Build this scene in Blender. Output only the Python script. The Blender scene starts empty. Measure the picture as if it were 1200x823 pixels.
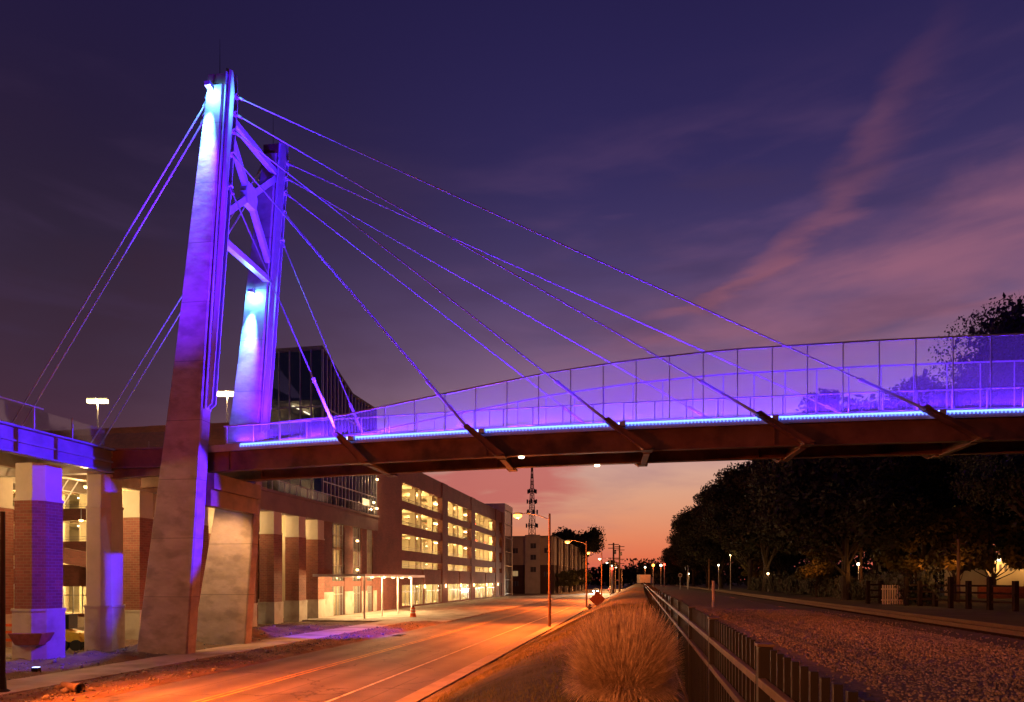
import bpy, bmesh, math, random
import numpy as np
from mathutils import Vector, Matrix
random.seed(7); rng = np.random.default_rng(7)
R = math.radians
scene = bpy.context.scene
COL = scene.collection

# ------------------------------------------------------------------ helpers
class Frame:
    def __init__(s, o, eu, ev): s.o, s.eu, s.ev = o, eu, ev
    def __call__(s, u, v, z=0.0):
        return (s.o[0]+u*s.eu[0]+v*s.ev[0], s.o[1]+u*s.eu[1]+v*s.ev[1], z)
W = Frame((0, 0), (1, 0), (0, 1))
S = Frame((0, 0), (.1843, .98287), (.98287, -.1843))        # street frame: along, to the right
B = Frame((-15.8, 37.0), (.99027, -.13917), (.13917, .99027))  # bridge frame: along, away
SROT = -math.atan2(.1843, .98287)

class MB:
    def __init__(s): s.v = []; s.f = []
    def hexa(s, p):
        n = len(s.v); s.v += [tuple(q) for q in p]
        s.f += [(n, n+3, n+2, n+1), (n+4, n+5, n+6, n+7), (n, n+1, n+5, n+4),
                (n+1, n+2, n+6, n+5), (n+2, n+3, n+7, n+6), (n+3, n, n+4, n+7)]
        return s
    def box(s, F, u0, u1, v0, v1, z0, z1):
        return s.hexa([F(u0, v0, z0), F(u1, v0, z0), F(u1, v1, z0), F(u0, v1, z0),
                       F(u0, v0, z1), F(u1, v0, z1), F(u1, v1, z1), F(u0, v1, z1)])
    def beam(s, p0, p1, w, h, up=(0, 0, 1)):
        p0, p1, up = Vector(p0), Vector(p1), Vector(up)
        d = (p1-p0).normalized(); a = d.cross(up)
        if a.length < 1e-4: a = d.cross(Vector((1, 0, 0)))
        a.normalize(); b = a.cross(d).normalized(); a *= w/2; b *= h/2
        return s.hexa([p0-a-b, p0+a-b, p0+a+b, p0-a+b, p1-a-b, p1+a-b, p1+a+b, p1-a+b])
    def tube(s, p0, p1, r0, r1=None, n=8, cap=True):
        r1 = r0 if r1 is None else r1
        p0, p1 = Vector(p0), Vector(p1); d = (p1-p0).normalized()
        a = d.cross(Vector((0, 0, 1)))
        if a.length < 1e-3: a = Vector((1, 0, 0))
        a.normalize(); b = d.cross(a); k = len(s.v)
        for p, r in ((p0, r0), (p1, r1)):
            for i in range(n):
                t = 2*math.pi*i/n; s.v.append(tuple(p+a*(r*math.cos(t))+b*(r*math.sin(t))))
        for i in range(n):
            j = (i+1) % n; s.f.append((k+i, k+j, k+n+j, k+n+i))
        if cap: s.f.append(tuple(range(k+n-1, k-1, -1))); s.f.append(tuple(range(k+n, k+2*n)))
        return s
    def path(s, pts, rads, n=7):
        for i in range(len(pts)-1): s.tube(pts[i], pts[i+1], rads[i], rads[i+1], n)
        return s
    def prism(s, F, poly, z0, z1):
        k = len(s.v); n = len(poly)
        for z in (z0, z1):
            for (u, v) in poly: s.v.append(F(u, v, z))
        for i in range(n):
            j = (i+1) % n; s.f.append((k+i, k+j, k+n+j, k+n+i))
        s.f.append(tuple(range(k+n-1, k-1, -1))); s.f.append(tuple(range(k+n, k+2*n)))
        return s
    def prism_side(s, F, poly, v0, v1):      # polygon in (u, z), extruded along v
        k = len(s.v); n = len(poly)
        for v in (v0, v1):
            for (u, z) in poly: s.v.append(F(u, v, z))
        for i in range(n):
            j = (i+1) % n; s.f.append((k+i, k+j, k+n+j, k+n+i))
        s.f.append(tuple(range(k+n-1, k-1, -1))); s.f.append(tuple(range(k+n, k+2*n)))
        return s
    def lathe(s, prof, c=(0, 0), n=12, rot=0.0):
        k = len(s.v)
        for (r, z) in prof:
            for i in range(n):
                t = rot+2*math.pi*i/n; s.v.append((c[0]+r*math.cos(t), c[1]+r*math.sin(t), z))
        for q in range(len(prof)-1):
            for i in range(n):
                j = (i+1) % n; s.f.append((k+q*n+i, k+q*n+j, k+(q+1)*n+j, k+(q+1)*n+i))
        m = (len(prof)-1)*n
        s.f.append(tuple(range(k+n-1, k-1, -1))); s.f.append(tuple(range(k+m, k+m+n)))
        return s
    def build(s, name, m, parent=None, smooth=False, bevel=0):
        off = Vector(parent['_b']) if parent is not None and '_b' in parent else Vector((0, 0, 0))
        me = bpy.data.meshes.new(name)
        me.from_pydata([(x-off.x, y-off.y, z-off.z) for x, y, z in s.v], [], s.f)
        bm = bmesh.new(); bm.from_mesh(me); bmesh.ops.recalc_face_normals(bm, faces=bm.faces)
        if bevel:
            bmesh.ops.remove_doubles(bm, verts=bm.verts, dist=1e-5)
            bmesh.ops.bevel(bm, geom=[e for e in bm.edges if len(e.link_faces) == 2 and e.calc_face_angle(0) > .5],
                            offset=bevel, segments=2, profile=.6, affect='EDGES', clamp_overlap=True)
        bm.to_mesh(me); bm.free()
        me.materials.append(m)
        if smooth: me.polygons.foreach_set('use_smooth', [True]*len(me.polygons))
        o = bpy.data.objects.new(name, me); COL.objects.link(o)
        if parent is not None: o.parent = parent; o['_b'] = tuple(off)
        return o

def mesh_np(name, verts, faces, m, parent=None, smooth=False):
    me = bpy.data.meshes.new(name)
    verts = np.asarray(verts, dtype=np.float32)
    if parent is not None and '_b' in parent: verts = verts-np.array(list(parent['_b']), dtype=np.float32)
    faces = np.asarray(faces, dtype=np.int32); nf, k = faces.shape
    me.vertices.add(len(verts)); me.vertices.foreach_set('co', verts.ravel())
    me.loops.add(nf*k); me.loops.foreach_set('vertex_index', faces.ravel())
    me.polygons.add(nf); me.polygons.foreach_set('loop_start', np.arange(0, nf*k, k, dtype=np.int32))
    me.polygons.foreach_set('loop_total', np.full(nf, k, dtype=np.int32))
    me.update(calc_edges=True); me.materials.append(m)
    if smooth: me.polygons.foreach_set('use_smooth', [True]*nf)
    o = bpy.data.objects.new(name, me); COL.objects.link(o)
    if parent is not None: o.parent = parent; o['_b'] = tuple(parent['_b'])
    return o

def thing(name, label, cat, loc=(0, 0, 0), group=None, rz=0.0):
    o = bpy.data.objects.new(name, None); COL.objects.link(o)
    o.location = loc; o['_b'] = tuple(loc); o.rotation_euler.z = rz
    o['label'] = label; o['category'] = cat
    if group: o['group'] = group
    return o
def tag(o, label, cat, group=None, kind=None):
    o['label'] = label; o['category'] = cat
    if group: o['group'] = group
    if kind: o['kind'] = kind
    return o
def struct(o, label=None):
    o['kind'] = 'structure'
    if label: o['label'] = label
    return o
def copy_tree(o, parent=None):
    c = o.copy(); COL.objects.link(c)
    if parent is not None: c.parent = parent
    for ch in o.children: copy_tree(ch, c)
    return c
def dup(o, loc, rz=0.0, sc=1.0, label=None, group=None):
    c = copy_tree(o); c.location = loc; c.rotation_euler.z = rz
    c.scale = (sc,)*3 if not hasattr(sc, '__len__') else sc
    if label: c['label'] = label
    if group: c['group'] = group
    return c
def light(kind, loc, power, color, parent=None, aim=None, name='lamp_light', size=.15, spot=60, blend=.5, rect=None):
    d = bpy.data.lights.new(name, kind); d.energy = power; d.color = color
    if kind in ('POINT', 'SPOT'): d.shadow_soft_size = size
    if kind == 'SPOT': d.spot_size = R(spot); d.spot_blend = blend
    if kind == 'AREA':
        d.shape = 'RECTANGLE'; d.size, d.size_y = rect
    o = bpy.data.objects.new(name, d); COL.objects.link(o)
    loc = Vector(loc)
    if aim is not None:
        o.rotation_euler = (Vector(aim)-loc).to_track_quat('-Z', 'Y').to_euler()
    if parent is not None: o.parent = parent; loc = loc-Vector(parent['_b'])
    o.location = loc
    return o

# ------------------------------------------------------------------ materials
def lin(h):
    h = h.lstrip('#'); c = [int(h[i:i+2], 16)/255 for i in (0, 2, 4)]
    return tuple(x/12.92 if x <= .04045 else ((x+.055)/1.055)**2.4 for x in c)+(1,)
MATS = {}
def newmat(name):
    m = bpy.data.materials.new(name); m.use_nodes = True
    nt = m.node_tree; b = nt.nodes['Principled BSDF']; MATS[name] = m
    return m, nt, b
def N(nt, t, **kw):
    n = nt.nodes.new(t)
    for k, v in kw.items():
        if k in n.inputs: n.inputs[k].default_value = v
        else: setattr(n, k, v)
    return n
def mat(name, c1, c2=None, rough=.7, scale=1.0, metal=0, bump=0.0, bscale=None, stretch=(1, 1, 1), spec=.3, blotch=None):
    """procedural noise between two colours, with finer bump and optional dark blotches (stains)"""
    m, nt, b = newmat(name); L = nt.links.new
    b.inputs['Roughness'].default_value = rough; b.inputs['Metallic'].default_value = metal
    b.inputs['Specular IOR Level'].default_value = spec
    g = N(nt, 'ShaderNodeNewGeometry'); mp = N(nt, 'ShaderNodeMapping'); mp.inputs['Scale'].default_value = stretch
    L(g.outputs['Position'], mp.inputs['Vector'])
    if c2 is None: c2 = tuple(x*.72 for x in c1)
    n = N(nt, 'ShaderNodeTexNoise', Scale=scale, Detail=7.0, Roughness=.62); L(mp.outputs[0], n.inputs['Vector'])
    r = N(nt, 'ShaderNodeValToRGB'); r.color_ramp.elements[0].position = .33; r.color_ramp.elements[1].position = .67
    r.color_ramp.elements[0].color = tuple(c2[:3])+(1,); r.color_ramp.elements[1].color = tuple(c1[:3])+(1,)
    L(n.outputs['Fac'], r.inputs['Fac']); out = r.outputs[0]
    if blotch:
        n3 = N(nt, 'ShaderNodeTexNoise', Scale=blotch[1], Detail=4.0); L(mp.outputs[0], n3.inputs['Vector'])
        r3 = N(nt, 'ShaderNodeValToRGB'); r3.color_ramp.elements[0].position = .5; r3.color_ramp.elements[1].position = .68
        L(n3.outputs['Fac'], r3.inputs['Fac'])
        mx = N(nt, 'ShaderNodeMix', data_type='RGBA'); mx.inputs['B'].default_value = tuple(blotch[0][:3])+(1,)
        L(r3.outputs[0], mx.inputs['Factor']); L(out, mx.inputs['A']); out = mx.outputs['Result']
    L(out, b.inputs['Base Color'])
    if bump:
        n2 = N(nt, 'ShaderNodeTexNoise', Scale=bscale or scale*8, Detail=6.0); L(mp.outputs[0], n2.inputs['Vector'])
        bp = N(nt, 'ShaderNodeBump', Strength=1.0, Distance=bump); L(n2.outputs['Fac'], bp.inputs['Height'])
        L(bp.outputs[0], b.inputs['Normal'])
    return m
def emis(name, col, strength, dark=(.02, .02, .02)):
    m, nt, b = newmat(name)
    b.inputs['Base Color'].default_value = tuple(dark[:3])+(1,)
    b.inputs['Emission Color'].default_value = tuple(col[:3])+(1,)
    b.inputs['Emission Strength'].default_value = strength
    return m
def brick(name, c1, c2, mortar, rot=SROT):
    m, nt, b = newmat(name); L = nt.links.new
    g = N(nt, 'ShaderNodeNewGeometry'); mp = N(nt, 'ShaderNodeMapping'); mp.inputs['Rotation'].default_value = (0, 0, -rot)
    L(g.outputs['Position'], mp.inputs['Vector'])
    sx = N(nt, 'ShaderNodeSeparateXYZ'); L(mp.outputs[0], sx.inputs[0])
    ad = N(nt, 'ShaderNodeMath', operation='ADD'); L(sx.outputs[0], ad.inputs[0]); L(sx.outputs[1], ad.inputs[1])
    cb = N(nt, 'ShaderNodeCombineXYZ'); L(ad.outputs[0], cb.inputs[0]); L(sx.outputs[2], cb.inputs[1])
    bt = N(nt, 'ShaderNodeTexBrick'); bt.inputs['Scale'].default_value = 1.0
    bt.inputs['Brick Width'].default_value = .42; bt.inputs['Row Height'].default_value = .16
    bt.inputs['Mortar Size'].default_value = .012
    bt.inputs['Color1'].default_value = c1+(1,); bt.inputs['Color2'].default_value = c2+(1,); bt.inputs['Mortar'].default_value = mortar+(1,)
    L(cb.outputs[0], bt.inputs['Vector'])
    n = N(nt, 'ShaderNodeTexNoise', Scale=.5, Detail=6.0); L(g.outputs['Position'], n.inputs['Vector'])
    r = N(nt, 'ShaderNodeMapRange'); r.inputs['To Min'].default_value = .6; r.inputs['To Max'].default_value = 1.35; L(n.outputs['Fac'], r.inputs['Value'])
    mx = N(nt, 'ShaderNodeVectorMath', operation='SCALE'); L(bt.outputs['Color'], mx.inputs[0]); L(r.outputs[0], mx.inputs['Scale'])
    L(mx.outputs[0], b.inputs['Base Color']); b.inputs['Roughness'].default_value = .85
    bp = N(nt, 'ShaderNodeBump', Strength=.6, Distance=.01); bp.invert = True; L(bt.outputs['Fac'], bp.inputs['Height']); L(bp.outputs[0], b.inputs['Normal'])
    return m
def glassy(name, tint, transp, rough=.03):
    m, nt, b = newmat(name); L = nt.links.new
    tr = N(nt, 'ShaderNodeBsdfTransparent'); tr.inputs['Color'].default_value = tuple(tint)+(1,)
    gl = N(nt, 'ShaderNodeBsdfGlossy'); gl.inputs['Roughness'].default_value = rough
    fr = N(nt, 'ShaderNodeFresnel', IOR=1.5); ad = N(nt, 'ShaderNodeMath', operation='ADD'); ad.use_clamp = True
    ad.inputs[1].default_value = 1-transp; L(fr.outputs[0], ad.inputs[0])
    mx = N(nt, 'ShaderNodeMixShader'); L(ad.outputs[0], mx.inputs[0]); L(tr.outputs[0], mx.inputs[1]); L(gl.outputs[0], mx.inputs[2])
    L(mx.outputs[0], nt.nodes['Material Output'].inputs['Surface'])
    return m

M = {}
def concrete(name, c1, c2, joint=3.1):
    """board-marked concrete: noise, stains, horizontal pour joints, rough relief"""
    m = mat(name, c1, c2, rough=.8, scale=.7, bump=.016, bscale=2.4, stretch=(1, 1, 1.7), blotch=(tuple(x*.8 for x in c2), .9))
    nt = m.node_tree; L = nt.links.new; b = nt.nodes['Principled BSDF']
    src = b.inputs['Base Color'].links[0].from_socket
    g = N(nt, 'ShaderNodeNewGeometry'); sx = N(nt, 'ShaderNodeSeparateXYZ'); L(g.outputs['Position'], sx.inputs[0])
    md = N(nt, 'ShaderNodeMath', operation='MODULO'); md.inputs[1].default_value = joint; L(sx.outputs[2], md.inputs[0])
    lt = N(nt, 'ShaderNodeMath', operation='LESS_THAN'); lt.inputs[1].default_value = .03; L(md.outputs[0], lt.inputs[0])
    mx = N(nt, 'ShaderNodeMix', data_type='RGBA'); mx.inputs['B'].default_value = tuple(x*.55 for x in c2)+(1,)
    L(lt.outputs[0], mx.inputs['Factor']); L(src, mx.inputs['A']); L(mx.outputs['Result'], b.inputs['Base Color'])
    return m
M['conc'] = concrete('board_marked_concrete', (.42, .35, .29), (.29, .24, .20))
M['pale'] = mat('cast_stone', (.45, .41, .35), (.35, .31, .26), scale=.8, bump=.004, blotch=((.25, .2, .16), .6))
M['stucco'] = mat('stucco', (.52, .46, .37), (.42, .37, .29), scale=.6, bump=.003)
M['brick'] = brick('red_brick', (.24, .075, .05), (.17, .05, .035), (.22, .14, .1))
M['brickb'] = brick('brick_dark', (.20, .06, .045), (.15, .045, .035), (.12, .07, .05))
M['rust'] = mat('weathering_steel', (.22, .105, .07), (.145, .065, .045), rough=.6, scale=.9, bump=.004, blotch=((.07, .035, .03), .7))
M['steel'] = mat('painted_steel', (.42, .42, .44), (.34, .34, .36), rough=.4, scale=2.0, spec=.5)
M['psteel'] = mat('plaza_edge_steel', (.22, .2, .22), (.15, .14, .15), rough=.45, scale=1.2, spec=.4)
M['ledge'] = mat('shaded_ledge_stone', (.20, .13, .12), (.14, .09, .085), rough=.8, scale=.6)  # shade on the ledge beam is put into this dark colour
M['cable'] = mat('cable_steel', (.5, .5, .52), (.48, .48, .5), rough=.6, scale=.2, spec=.1)
M['black'] = mat('black_powder_coat', (.008, .007, .007), (.005, .004, .004), rough=.6, scale=5, bump=.001, spec=.2)
M['railp'] = mat('brown_rail_coat', (.075, .05, .038), (.035, .025, .02), rough=.6, scale=6, bump=.001, spec=.15)  # lighter and browner than the black picket coat
M['asphalt'] = mat('asphalt', (.115, .10, .09), (.075, .067, .06), rough=.72, scale=.35, bump=.006, bscale=60, blotch=((.045, .04, .037), .12))
def road_detail(m):
    nt = m.node_tree; L = nt.links.new; b = nt.nodes['Principled BSDF']; src = b.inputs['Base Color'].links[0].from_socket
    g = N(nt, 'ShaderNodeNewGeometry'); mp = N(nt, 'ShaderNodeMapping'); mp.inputs['Rotation'].default_value = (0, 0, -SROT); L(g.outputs['Position'], mp.inputs['Vector'])
    sx = N(nt, 'ShaderNodeSeparateXYZ'); L(mp.outputs[0], sx.inputs[0])
    # wheel tracks polished dark, in lanes 3.6 m wide
    w = N(nt, 'ShaderNodeMath', operation='MULTIPLY'); w.inputs[1].default_value = 2*math.pi/1.82; L(sx.outputs[0], w.inputs[0])
    c = N(nt, 'ShaderNodeMath', operation='COSINE'); L(w.outputs[0], c.inputs[0])
    n = N(nt, 'ShaderNodeTexNoise', Scale=.25, Detail=5.0); L(mp.outputs[0], n.inputs['Vector'])
    r = N(nt, 'ShaderNodeMapRange'); r.inputs['From Min'].default_value = -1; r.inputs['To Min'].default_value = .74; r.inputs['To Max'].default_value = 1.18; L(c.outputs[0], r.inputs['Value'])
    # cracks
    nz = N(nt, 'ShaderNodeTexNoise', Scale=.9, Detail=4.0); L(mp.outputs[0], nz.inputs['Vector'])
    ad = N(nt, 'ShaderNodeMixRGB', blend_type='LINEAR_LIGHT'); ad.inputs[0].default_value = .9; L(mp.outputs[0], ad.inputs[1]); L(nz.outputs['Color'], ad.inputs[2])
    v = N(nt, 'ShaderNodeTexVoronoi', feature='DISTANCE_TO_EDGE', Scale=.16); L(ad.outputs[0], v.inputs['Vector'])
    cr = N(nt, 'ShaderNodeMapRange'); cr.inputs['From Min'].default_value = .002; cr.inputs['From Max'].default_value = .009; cr.inputs['To Min'].default_value = .35; L(v.outputs['Distance'], cr.inputs['Value'])
    m1 = N(nt, 'ShaderNodeMath', operation='MULTIPLY'); L(r.outputs[0], m1.inputs[0]); L(cr.outputs[0], m1.inputs[1])
    # rectangular repair patches
    bt = N(nt, 'ShaderNodeTexBrick'); bt.inputs['Scale'].default_value = 1; bt.inputs['Brick Width'].default_value = 3.6; bt.inputs['Row Height'].default_value = 9.0; bt.inputs['Mortar Size'].default_value = .03
    bt.inputs['Color1'].default_value = (1.12, 1.12, 1.12, 1); bt.inputs['Color2'].default_value = (.8, .8, .8, 1); bt.inputs['Mortar'].default_value = (.55, .55, .55, 1); bt.inputs['Bias'].default_value = -.35
    L(mp.outputs[0], bt.inputs['Vector'])
    m2 = N(nt, 'ShaderNodeVectorMath', operation='SCALE'); L(src, m2.inputs[0]); L(m1.outputs[0], m2.inputs['Scale'])
    m3 = N(nt, 'ShaderNodeVectorMath', operation='MULTIPLY'); L(m2.outputs[0], m3.inputs[0]); L(bt.outputs['Color'], m3.inputs[1])
    L(m3.outputs[0], b.inputs['Base Color'])
road_detail(M['asphalt'])
M['walk'] = mat('sidewalk_concrete', (.34, .30, .26), (.24, .21, .18), rough=.85, scale=.7, bump=.004, blotch=((.16, .12, .09), .4))
M['kerb'] = mat('kerb_concrete', (.30, .27, .23), (.2, .18, .15), rough=.85, scale=1.3, bump=.004)
M['dirt'] = mat('bare_dirt', (.16, .10, .065), (.07, .045, .03), rough=.95, scale=.7, bump=.09, bscale=2.2)
M['soil'] = mat('clay_soil', (.20, .12, .07), (.10, .06, .035), rough=.95, scale=1.2, bump=.05, bscale=4)
M['grass'] = mat('bank_grass', (.17, .14, .06), (.07, .062, .028), rough=.95, scale=1.1, bump=.05, bscale=9, blotch=((.13, .09, .05), .25))
M['blade'] = mat('grass_blade', (.26, .21, .09), (.11, .10, .04), rough=.8, scale=.6)
M['straw'] = mat('dry_ornamental_grass', (.88, .68, .47), (.27, .18, .11), rough=.7, scale=13)
M['ballast'] = mat('track_ballast', (.12, .10, .09), (.05, .042, .04), rough=.9, scale=5, bump=.06, bscale=9)
M['stone'] = mat('ballast_stone', (.26, .23, .21), (.07, .06, .055), rough=.85, scale=6)
M['verge'] = mat('track_verge', (.075, .055, .04), (.03, .024, .018), rough=.95, scale=.5, bump=.05, bscale=5, blotch=((.06, .07, .03), .15))
M['leaf'] = mat('oak_leaves', (.036, .036, .02), (.018, .02, .011), rough=.7, scale=.5)
M['leafy'] = mat('shrub_leaves', (.10, .09, .03), (.05, .05, .018), rough=.7, scale=.5)
M['bark'] = mat('bark', (.05, .035, .026), (.025, .018, .013), rough=.9, scale=3, bump=.03, stretch=(1, 1, .3))
M['wood'] = mat('creosote_pole_wood', (.14, .08, .05), (.07, .04, .028), rough=.8, scale=2, stretch=(3, 3, .3), bump=.004)
M['ties'] = mat('railway_tie_wood', (.03, .022, .018), (.015, .011, .009), rough=.95, scale=3, spec=.02, bump=.03)
M['railm'] = mat('rail_steel', (.045, .032, .026), (.025, .018, .014), rough=.6, scale=4)
M['white'] = mat('white_paint', (.75, .73, .7), (.62, .6, .56), rough=.5, scale=1.5)
M['mull'] = mat('aluminium_mullion', (.30, .30, .32), (.24, .24, .26), rough=.35, metal=.4, scale=3)
M['int'] = mat('garage_interior_concrete', (.62, .54, .38), (.50, .43, .30), rough=.8, scale=.5)
M['dkint'] = mat('dark_interior', (.09, .08, .09), (.05, .045, .05), rough=.8, scale=.5)
M['glass'] = glassy('dark_curtain_glass', (.5, .52, .6), .74)
def thin_glass(name, f):
    m, nt, b = newmat(name); L = nt.links.new
    tr = N(nt, 'ShaderNodeBsdfTransparent'); tr.inputs['Color'].default_value = (.92, .93, .93, 1)
    gl = N(nt, 'ShaderNodeBsdfGlossy'); gl.inputs['Roughness'].default_value = .05
    mx = N(nt, 'ShaderNodeMixShader'); mx.inputs[0].default_value = f; L(tr.outputs[0], mx.inputs[1]); L(gl.outputs[0], mx.inputs[2])
    L(mx.outputs[0], nt.nodes['Material Output'].inputs['Surface']); return m
M['glassc'] = thin_glass('clear_glass', .10)
M['orange'] = mat('safety_orange', (.7, .13, .03), (.5, .09, .02), rough=.5, scale=3)
M['yellow'] = mat('machine_yellow', (.62, .42, .04), (.45, .3, .03), rough=.45, scale=2)
M['red'] = mat('worn_red_paint', (.24, .09, .06), (.16, .05, .03), rough=.6, scale=4, blotch=((.15, .06, .03), 3))
M['beige'] = mat('beige_panel', (.45, .38, .28), (.38, .31, .22), rough=.8, scale=.4)
M['dbrown'] = mat('dark_brick_panel', (.10, .055, .04), (.07, .04, .03), rough=.85, scale=.8)
M['roof'] = mat('roof_membrane', (.18, .17, .16), rough=.9, scale=.4)
M['carp'] = mat('car_paint_silver', (.4, .4, .42), rough=.3, metal=.5, scale=2, spec=.5)
M['carr'] = mat('car_paint_white', (.7, .7, .7), rough=.3, scale=2, spec=.5)
M['tyre'] = mat('rubber', (.02, .02, .02), rough=.8, scale=3)
M['paintw'] = mat('worn_road_paint', (.55, .52, .44), (.2, .17, .14), rough=.7, scale=2.2)
M['trailp'] = mat('yellow_trail_paint', (.5, .30, .06), (.2, .12, .04), rough=.7, scale=1.8)  # colour of the lines that replace the car light trails
M['clay'] = mat('clay_pipe', (.22, .16, .12), rough=.8, scale=5)
M['sodium'] = emis('sodium_lens', (1, .34, .05), 8)
M['warm'] = emis('warm_lamp_lens', (1, .66, .27), 7)
M['warmd'] = emis('fluorescent_tube', (1, .78, .4), 14)
M['whitel'] = emis('cool_lamp_lens', (1, .84, .55), 6)
M['led'] = emis('blue_led_strip', (.09, .17, 1.0), 5.5)
M['blueflood'] = emis('blue_flood_lens', (.3, .35, 1.0), 7)
M['head'] = emis('headlight_lens', (1, .9, .7), 90)
M['tail'] = emis('tail_lamp_lens', (1, .04, .02), 12)
M['litwin'] = emis('lit_window', (1, .72, .32), 1.1)
M['litdim'] = emis('dim_lit_window', (1, .6, .25), .35)

# wire mesh of the bridge screens: fine woven wire, mostly see-through
def screen_mat():
    m, nt, b = newmat('woven_wire_screen'); L = nt.links.new
    tr = N(nt, 'ShaderNodeBsdfTransparent')
    df = N(nt, 'ShaderNodeBsdfDiffuse'); df.inputs['Color'].default_value = (.7, .7, .75, 1)
    tl = N(nt, 'ShaderNodeBsdfTranslucent'); tl.inputs['Color'].default_value = (.7, .7, .75, 1)
    m1 = N(nt, 'ShaderNodeMixShader'); m1.inputs[0].default_value = .5; L(df.outputs[0], m1.inputs[1]); L(tl.outputs[0], m1.inputs[2])
    g = N(nt, 'ShaderNodeNewGeometry'); n = N(nt, 'ShaderNodeTexNoise', Scale=.35, Detail=3.0); L(g.outputs['Position'], n.inputs['Vector'])
    mr = N(nt, 'ShaderNodeMapRange'); mr.inputs['To Min'].default_value = .07; mr.inputs['To Max'].default_value = .12; L(n.outputs['Fac'], mr.inputs['Value'])
    m2 = N(nt, 'ShaderNodeMixShader'); L(mr.outputs[0], m2.inputs[0]); L(tr.outputs[0], m2.inputs[1]); L(m1.outputs[0], m2.inputs[2])
    L(m2.outputs[0], nt.nodes['Material Output'].inputs['Surface'])
    return m
M['screen'] = screen_mat()

SOD = (1, .155, .016); WARM = (1, .62, .25); BLUE = (.045, .008, 1.0); VIO = (.10, .012, 1.0)

# ------------------------------------------------------------------ ground
def sheet(name, prof, s0, s1, ds, m, amp=0.0, grow=1.0):
    """surface: profile across the street (t, z), extruded along it"""
    ss = [s0]; d = ds
    while ss[-1] < s1: ss.append(min(s1, ss[-1]+d)); d *= grow
    V = []; n = len(prof)
    for s in ss:
        for (t, z) in prof:
            a = amp*(math.sin(s*.9+t*1.7)+math.sin(s*.37-t*.8)+math.sin(s*2.1+t*3.1)*.5) if s < 120 else 0
            V.append(S(s, t, z+a))
    F = [(i*n+j, i*n+j+1, (i+1)*n+j+1, (i+1)*n+j) for i in range(len(ss)-1) for j in range(n-1)]
    return mesh_np(name, V, F, m, smooth=True)
prof = [(-3000, -.06), (-300, -.06), (-60, -.06), (-28, -.06), (-18.3, -.06), (-7.2, -.06), (-6.9, .10)]
struct(sheet('ground', prof, -80, 4000, 6, M['soil'], grow=1.2), 'reddish bare ground under the raised plaza and buildings')
bank = [(-7.0, .06), (-6.4, .25), (-5.6, .62), (-4.8, 1.05), (-4, 1.45), (-3.2, 1.85), (-2.4, 2.18), (-1.6, 2.38), (-.8, 2.47), (0, 2.48), (.55, 2.46), (1.1, 2.38), (1.8, 2.15), (2.6, 1.97)]
struct(sheet('grass_bank', bank, -40, 900, .5, M['grass'], amp=.018, grow=1.012), 'grassy slope between street and black fence')
struct(sheet('railway_bed', [(2.6, 1.97), (3.4, 1.98), (5, 2.02), (7, 2.05), (9.5, 2.05), (10.6, 1.98)], -40, 900, .6, M['ballast'], amp=.012, grow=1.015), 'dark stony railway bed right of the fence')
struct(sheet('track_ground', [(10.6, 1.98), (14, 1.94), (20, 1.93), (26, 1.96), (45, 1.96), (3000, 1.96)], -40, 4000, 2, M['verge'], amp=.008, grow=1.06), 'dark ground beyond the railway tracks')

# road
def strip(name, t0, t1, s0, s1, z0, z1, m, n=1):
    mb = MB(); mb.box(S, s0, s1, t0, t1, z0, z1); return mb.build(name, m)
struct(strip('road', -18.0, -7.9, -60, 1200, -.2, 0, M['asphalt']), 'asphalt street running to the horizon')
struct(strip('gutter', -7.9, -7.12, -60, 1200, -.2, .012, M['kerb']), 'pale concrete gutter along the grass bank')
struct(strip('kerb', -7.12, -6.96, -60, 1200, -.2, .15, M['kerb']), 'kerb along the grass bank')
struct(strip('dirt_verge', -21.4, -18.0, -60, 62, -.2, .02, M['dirt']), 'dug up dirt strip beside the street')
struct(strip('sidewalk', -24.2, -21.4, -60, 62, -.2, .10, M['walk']), 'concrete sidewalk along the building side')
struct(strip('plaza_pavement', -33, -18.0, 62, 165, -.2, .09, M['walk']), 'pale pavement before the parking garage')
lm = MB()
s = -20
while s < 400:
    lm.box(S, s, s+30, -10.16, -10.04, .002, .006); s += 30.02
struct(lm.build('lane_line', M['paintw']), 'worn white lane line')
lm = MB()
for t in (-14.42, -14.12): lm.box(S, -20, 400, t-.06, t+.06, .002, .006)
struct(lm.build('trail_lines', M['trailp']), 'double yellow line painted in place of red light trails')  # red car light trails drawn as yellow lines on the road
# lumpy dirt verge and mounds
def mound_grid(name, s0, s1, t0, t1, ds, fn, m, label):
    ns = int((s1-s0)/ds)+1; nt_ = int((t1-t0)/ds)+1; V = []
    for i in range(ns):
        for j in range(nt_):
            s_ = s0+i*ds; t_ = t0+j*ds; V.append(S(s_, t_, fn(s_, t_)))
    F = [(i*nt_+j, i*nt_+j+1, (i+1)*nt_+j+1, (i+1)*nt_+j) for i in range(ns-1) for j in range(nt_-1)]
    return struct(mesh_np(name, V, F, m, smooth=True), label)
from mathutils import noise as mnoise
def vf(s_, t_):
    e = min(1, (t_+21.5)/.5, (-17.9-t_)/.4); n_ = mnoise.fractal((s_*.7, t_*1.1, 0), 1, 2, 4)
    return .0+max(0, e)*(.10+.12*n_)
mound_grid('dirt_strip', 8, 62, -21.45, -17.85, .22, vf, M['dirt'], 'lumpy loose dirt between sidewalk and street')
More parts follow.
